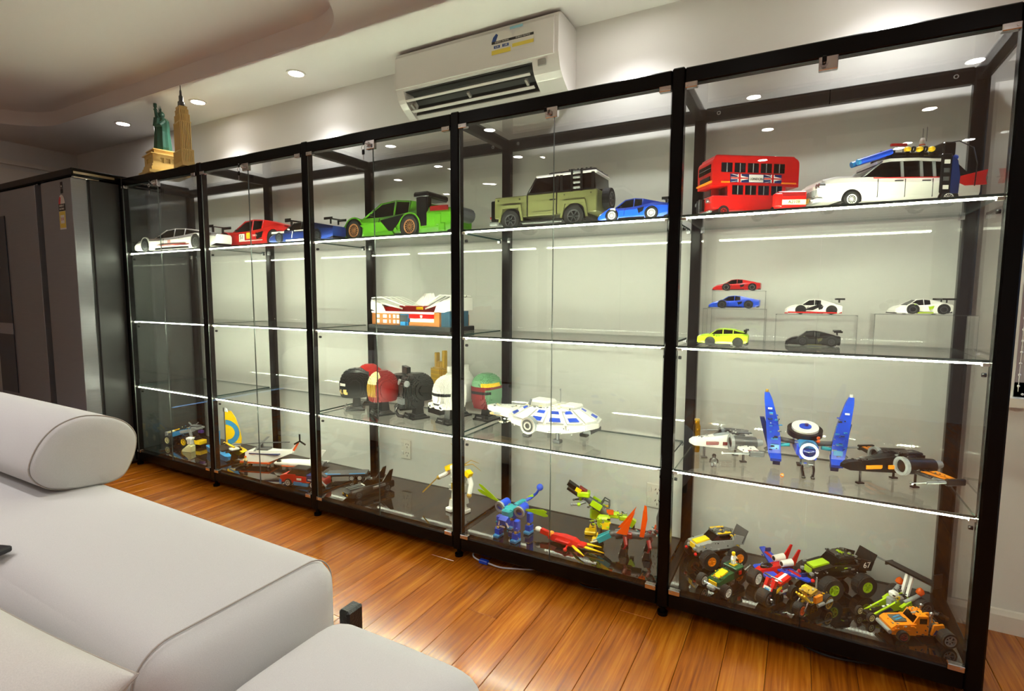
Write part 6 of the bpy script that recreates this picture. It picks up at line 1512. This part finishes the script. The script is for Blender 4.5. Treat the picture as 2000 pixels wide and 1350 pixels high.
# red trike
t = thing('model_motorbike', 'red motor trike model with a fat front tyre', 'model vehicle', (3.978, .120, Z0), R(58), None, 1.05)
wheel(t, -.052, 0, .026, .026, .036, 'dgrey', 6)
for s in (-1, 1):
    wheel(t, .058, s * .026, .024, .024, .014, 'black', 6)
    MB('red').box((-.030, s * .012, .056), (.016, .010, .052), (0, .5, 0)).build('fork_cover', t)
    MB('black').box((-.042, s * .022, .036), (.010, .006, .050), (0, .4, 0)).set('chrome_toy').cyl((-.052, s * .016, .026), (-.052, s * .028, .026), .006, n=8).build('fork', t)
MB('dgrey').rbox(-.025, .060, -.012, .012, .026, .050, .004).set('yellow').box((.0, -.014, .044), (.03, .004, .008), (0, -.4, 0)).set('grey').cyl((.0, -.016, .032), (.06, -.020, .034), .004, n=6).build('frame', t)
MB('red').box((.030, 0, .066), (.060, .036, .010), (0, -.2, 0)).set('white').box((.030, 0, .0715), (.058, .010, .002), (0, -.2, 0)).build('seat_cover', t)
MB('white').box((-.040, 0, .052), (.006, .026, .014), (0, .4, 0)).set('azure').box((-.0435, 0, .052), (.001, .016, .006), (0, .4, 0)).set('chrome_toy').cyl((-.012, -.032, .084), (-.012, .032, .084), .003, n=6).build('handlebar', t)
detail(t, [(-.025, .06, -.016, .016, .030, .060)], 30, ['red', 'black', 'grey', 'yellow'], 23, .006)
# gold chopper
t = thing('model_chopper', 'gold chopper trike model with a studded front wheel and gold rear wheels', 'model vehicle', (4.088, .112, Z0), R(58), None, .96)
wheel(t, -.066, 0, .024, .024, .026, 'dorange', 6, True)
for s in (-1, 1):
    wheel(t, .058, s * .026, .028, .028, .016, 'pgold', 8, rr=.8)
    MB('chrome_toy').cyl((-.066, s * .018, .024), (-.020, s * .012, .070), .003, n=6).build('fork', t)
for k in range(4): MB('yellow').box((-.046, -.015 + .010 * k, .062), (.048, .005, .006), (0, .75, 0)).build('front_bar', t)
MB('gold').box((-.018, 0, .080), (.040, .044, .010), (0, -.2, 0)).set('orange').box((.010, -.020, .050), (.04, .010, .022)).box((.010, .020, .050), (.04, .010, .022)).build('fairing', t)
MB('grey').rbox(-.015, .070, -.014, .014, .026, .046, .004).cyl((.0, -.026, .030), (.075, -.032, .034), .006, n=8).cyl((.03, 0, .045), (.03, .0, .115), .0025, n=6).build('frame', t)
MB('brown').rbox(.015, .055, -.016, .016, .046, .058, .004).build('seat', t)
detail(t, [(-.03, .07, -.02, .02, .030, .060), (-.045, .0, -.02, .02, .07, .088)], 30, ['gold', 'yellow', 'grey', 'dorange', 'black'], 24, .006)
# dragster
t = thing('model_dragster', 'long lime and black dragster model with a tall rear wing', 'model vehicle', (4.335, .232, Z0), R(44), None, 1.08)
MB('black').rbox(-.115, .070, -.010, .010, .014, .026, .003).build('chassis', t)
for s in (-1, 1):
    MB('lime').prism([(-.105, .018), (-.03, .040), (.0, .050), (.02, .018)], s * .012, s * .017, 'y').set('dblue').prism([(-.085, .020), (-.035, .034), (-.02, .022)], s * .0172, s * .0182, 'y').set('lime').box((.015, s * .028, .034), (.04, .010, .022), (0, -.4, 0)).build('side_panel', t)
    wheel(t, -.112, s * .020, .015, .015, .008, 'cream', 6)
    wheel(t, .062, s * .042, .030, .030, .030, 'dgrey', 6)
    MB('grey').cyl((.015, s * .022, .044), (.060, s * .032, .066), .0065, n=8).build('exhaust', t)
    MB('clear_orange').lathe([(.004, 0), (.012, .010), (.009, .020), (.002, .026)], (.062, s * .033, .066), 8).build('flame', t)
    MB('white').box((.052, s * .008, .086), (.008, .008, .068), (0, .25, 0)).build('wing_post', t)
MB('grey').rbox(-.02, .030, -.012, .012, .026, .054, .004).set('white').rbox(-.012, .008, -.012, .012, .054, .072, .004).set('yellow').box((.0, -.014, .056), (.012, .003, .010)).build('engine', t)
MB('black').box((.066, 0, .122), (.034, .150, .006), (0, .1, 0)).box((.066, -.078, .136), (.034, .004, .044)).box((.070, .078, .118), (.03, .004, .012)).set('grey').box((.066, .098, .118), (.006, .04, .004)).build('rear_wing', t)
MB('black').box((.108, 0, .012), (.016, .17, .010)).box((.085, 0, .018), (.04, .012, .008)).build('wheelie_bar', t)
detail(t, [(-.10, .07, -.014, .014, .024, .034), (-.02, .06, -.026, .026, .040, .066), (.10, .115, -.08, .08, .014, .018)], 26, ['lime', 'black', 'grey', 'white', 'dgrey'], 25, .006)
# orange race truck
t = thing('model_race_truck', 'orange race truck model with fat slick rear tyres', 'model truck', (4.368, .118, Z0), R(24), None, 1.08)
MB('orange').prism([(-.072, .016), (-.074, .036), (-.062, .046), (-.006, .050), (-.006, .016)], -.030, .030, 'y').prism([(-.010, .016), (-.012, .050), (.0, .072), (.028, .072), (.030, .016)], -.026, .026, 'y').build('cab', t)
MB('dgrey').box((-.042, 0, .0495), (.034, .034, .003), (0, -.08, 0)).set('azure').box((-.042, -.006, .0515), (.024, .004, .001), (0, -.08, .4)).box((-.042, .006, .0515), (.024, .004, .001), (0, -.08, .4)).build('bonnet_vent', t)
MB('clear_smoke').prism([(-.0125, .052), (-.002, .069), (.0, .069), (-.010, .052)], -.022, .022, 'y').bx(.004, .024, -.0265, .0265, .050, .066).build('cab_windows', t)
for s in (-1, 1):
    MB('orange').prism([(.034, .020), (.040, .050), (.066, .054), (.078, .024)], s * .026, s * .032, 'y').set('dblue').prism([(.038, .022), (.046, .038), (.072, .026)], s * .0322, s * .0332, 'y').build('rear_wing_panel', t)
    MB('chrome_toy').cyl((.033, s * .020, .030), (.036, s * .022, .078), .004, n=8).ball((.037, s * .022, .080), .006, 8).build('exhaust_stack', t)
    wheel(t, -.045, s * .034, .016, .016, .014, 'dred', 6)
    wheel(t, .068, s * .042, .022, .022, .034, 'grey', 6, rr=.72)
MB('grey').cyl((-.078, -.030, .024), (-.078, .030, .024), .006, n=8).set('dgrey').rbox(.02, .08, -.018, .018, .014, .030, .003).build('bumper_and_frame', t)
detail(t, [(-.07, -.01, -.030, .030, .044, .050), (-.01, .028, -.024, .024, .070, .073), (.03, .08, -.022, .022, .028, .036), (-.07, .03, -.032, -.028, .020, .045)], 20, ['orange', 'orange', 'black', 'grey'], 26, .005)
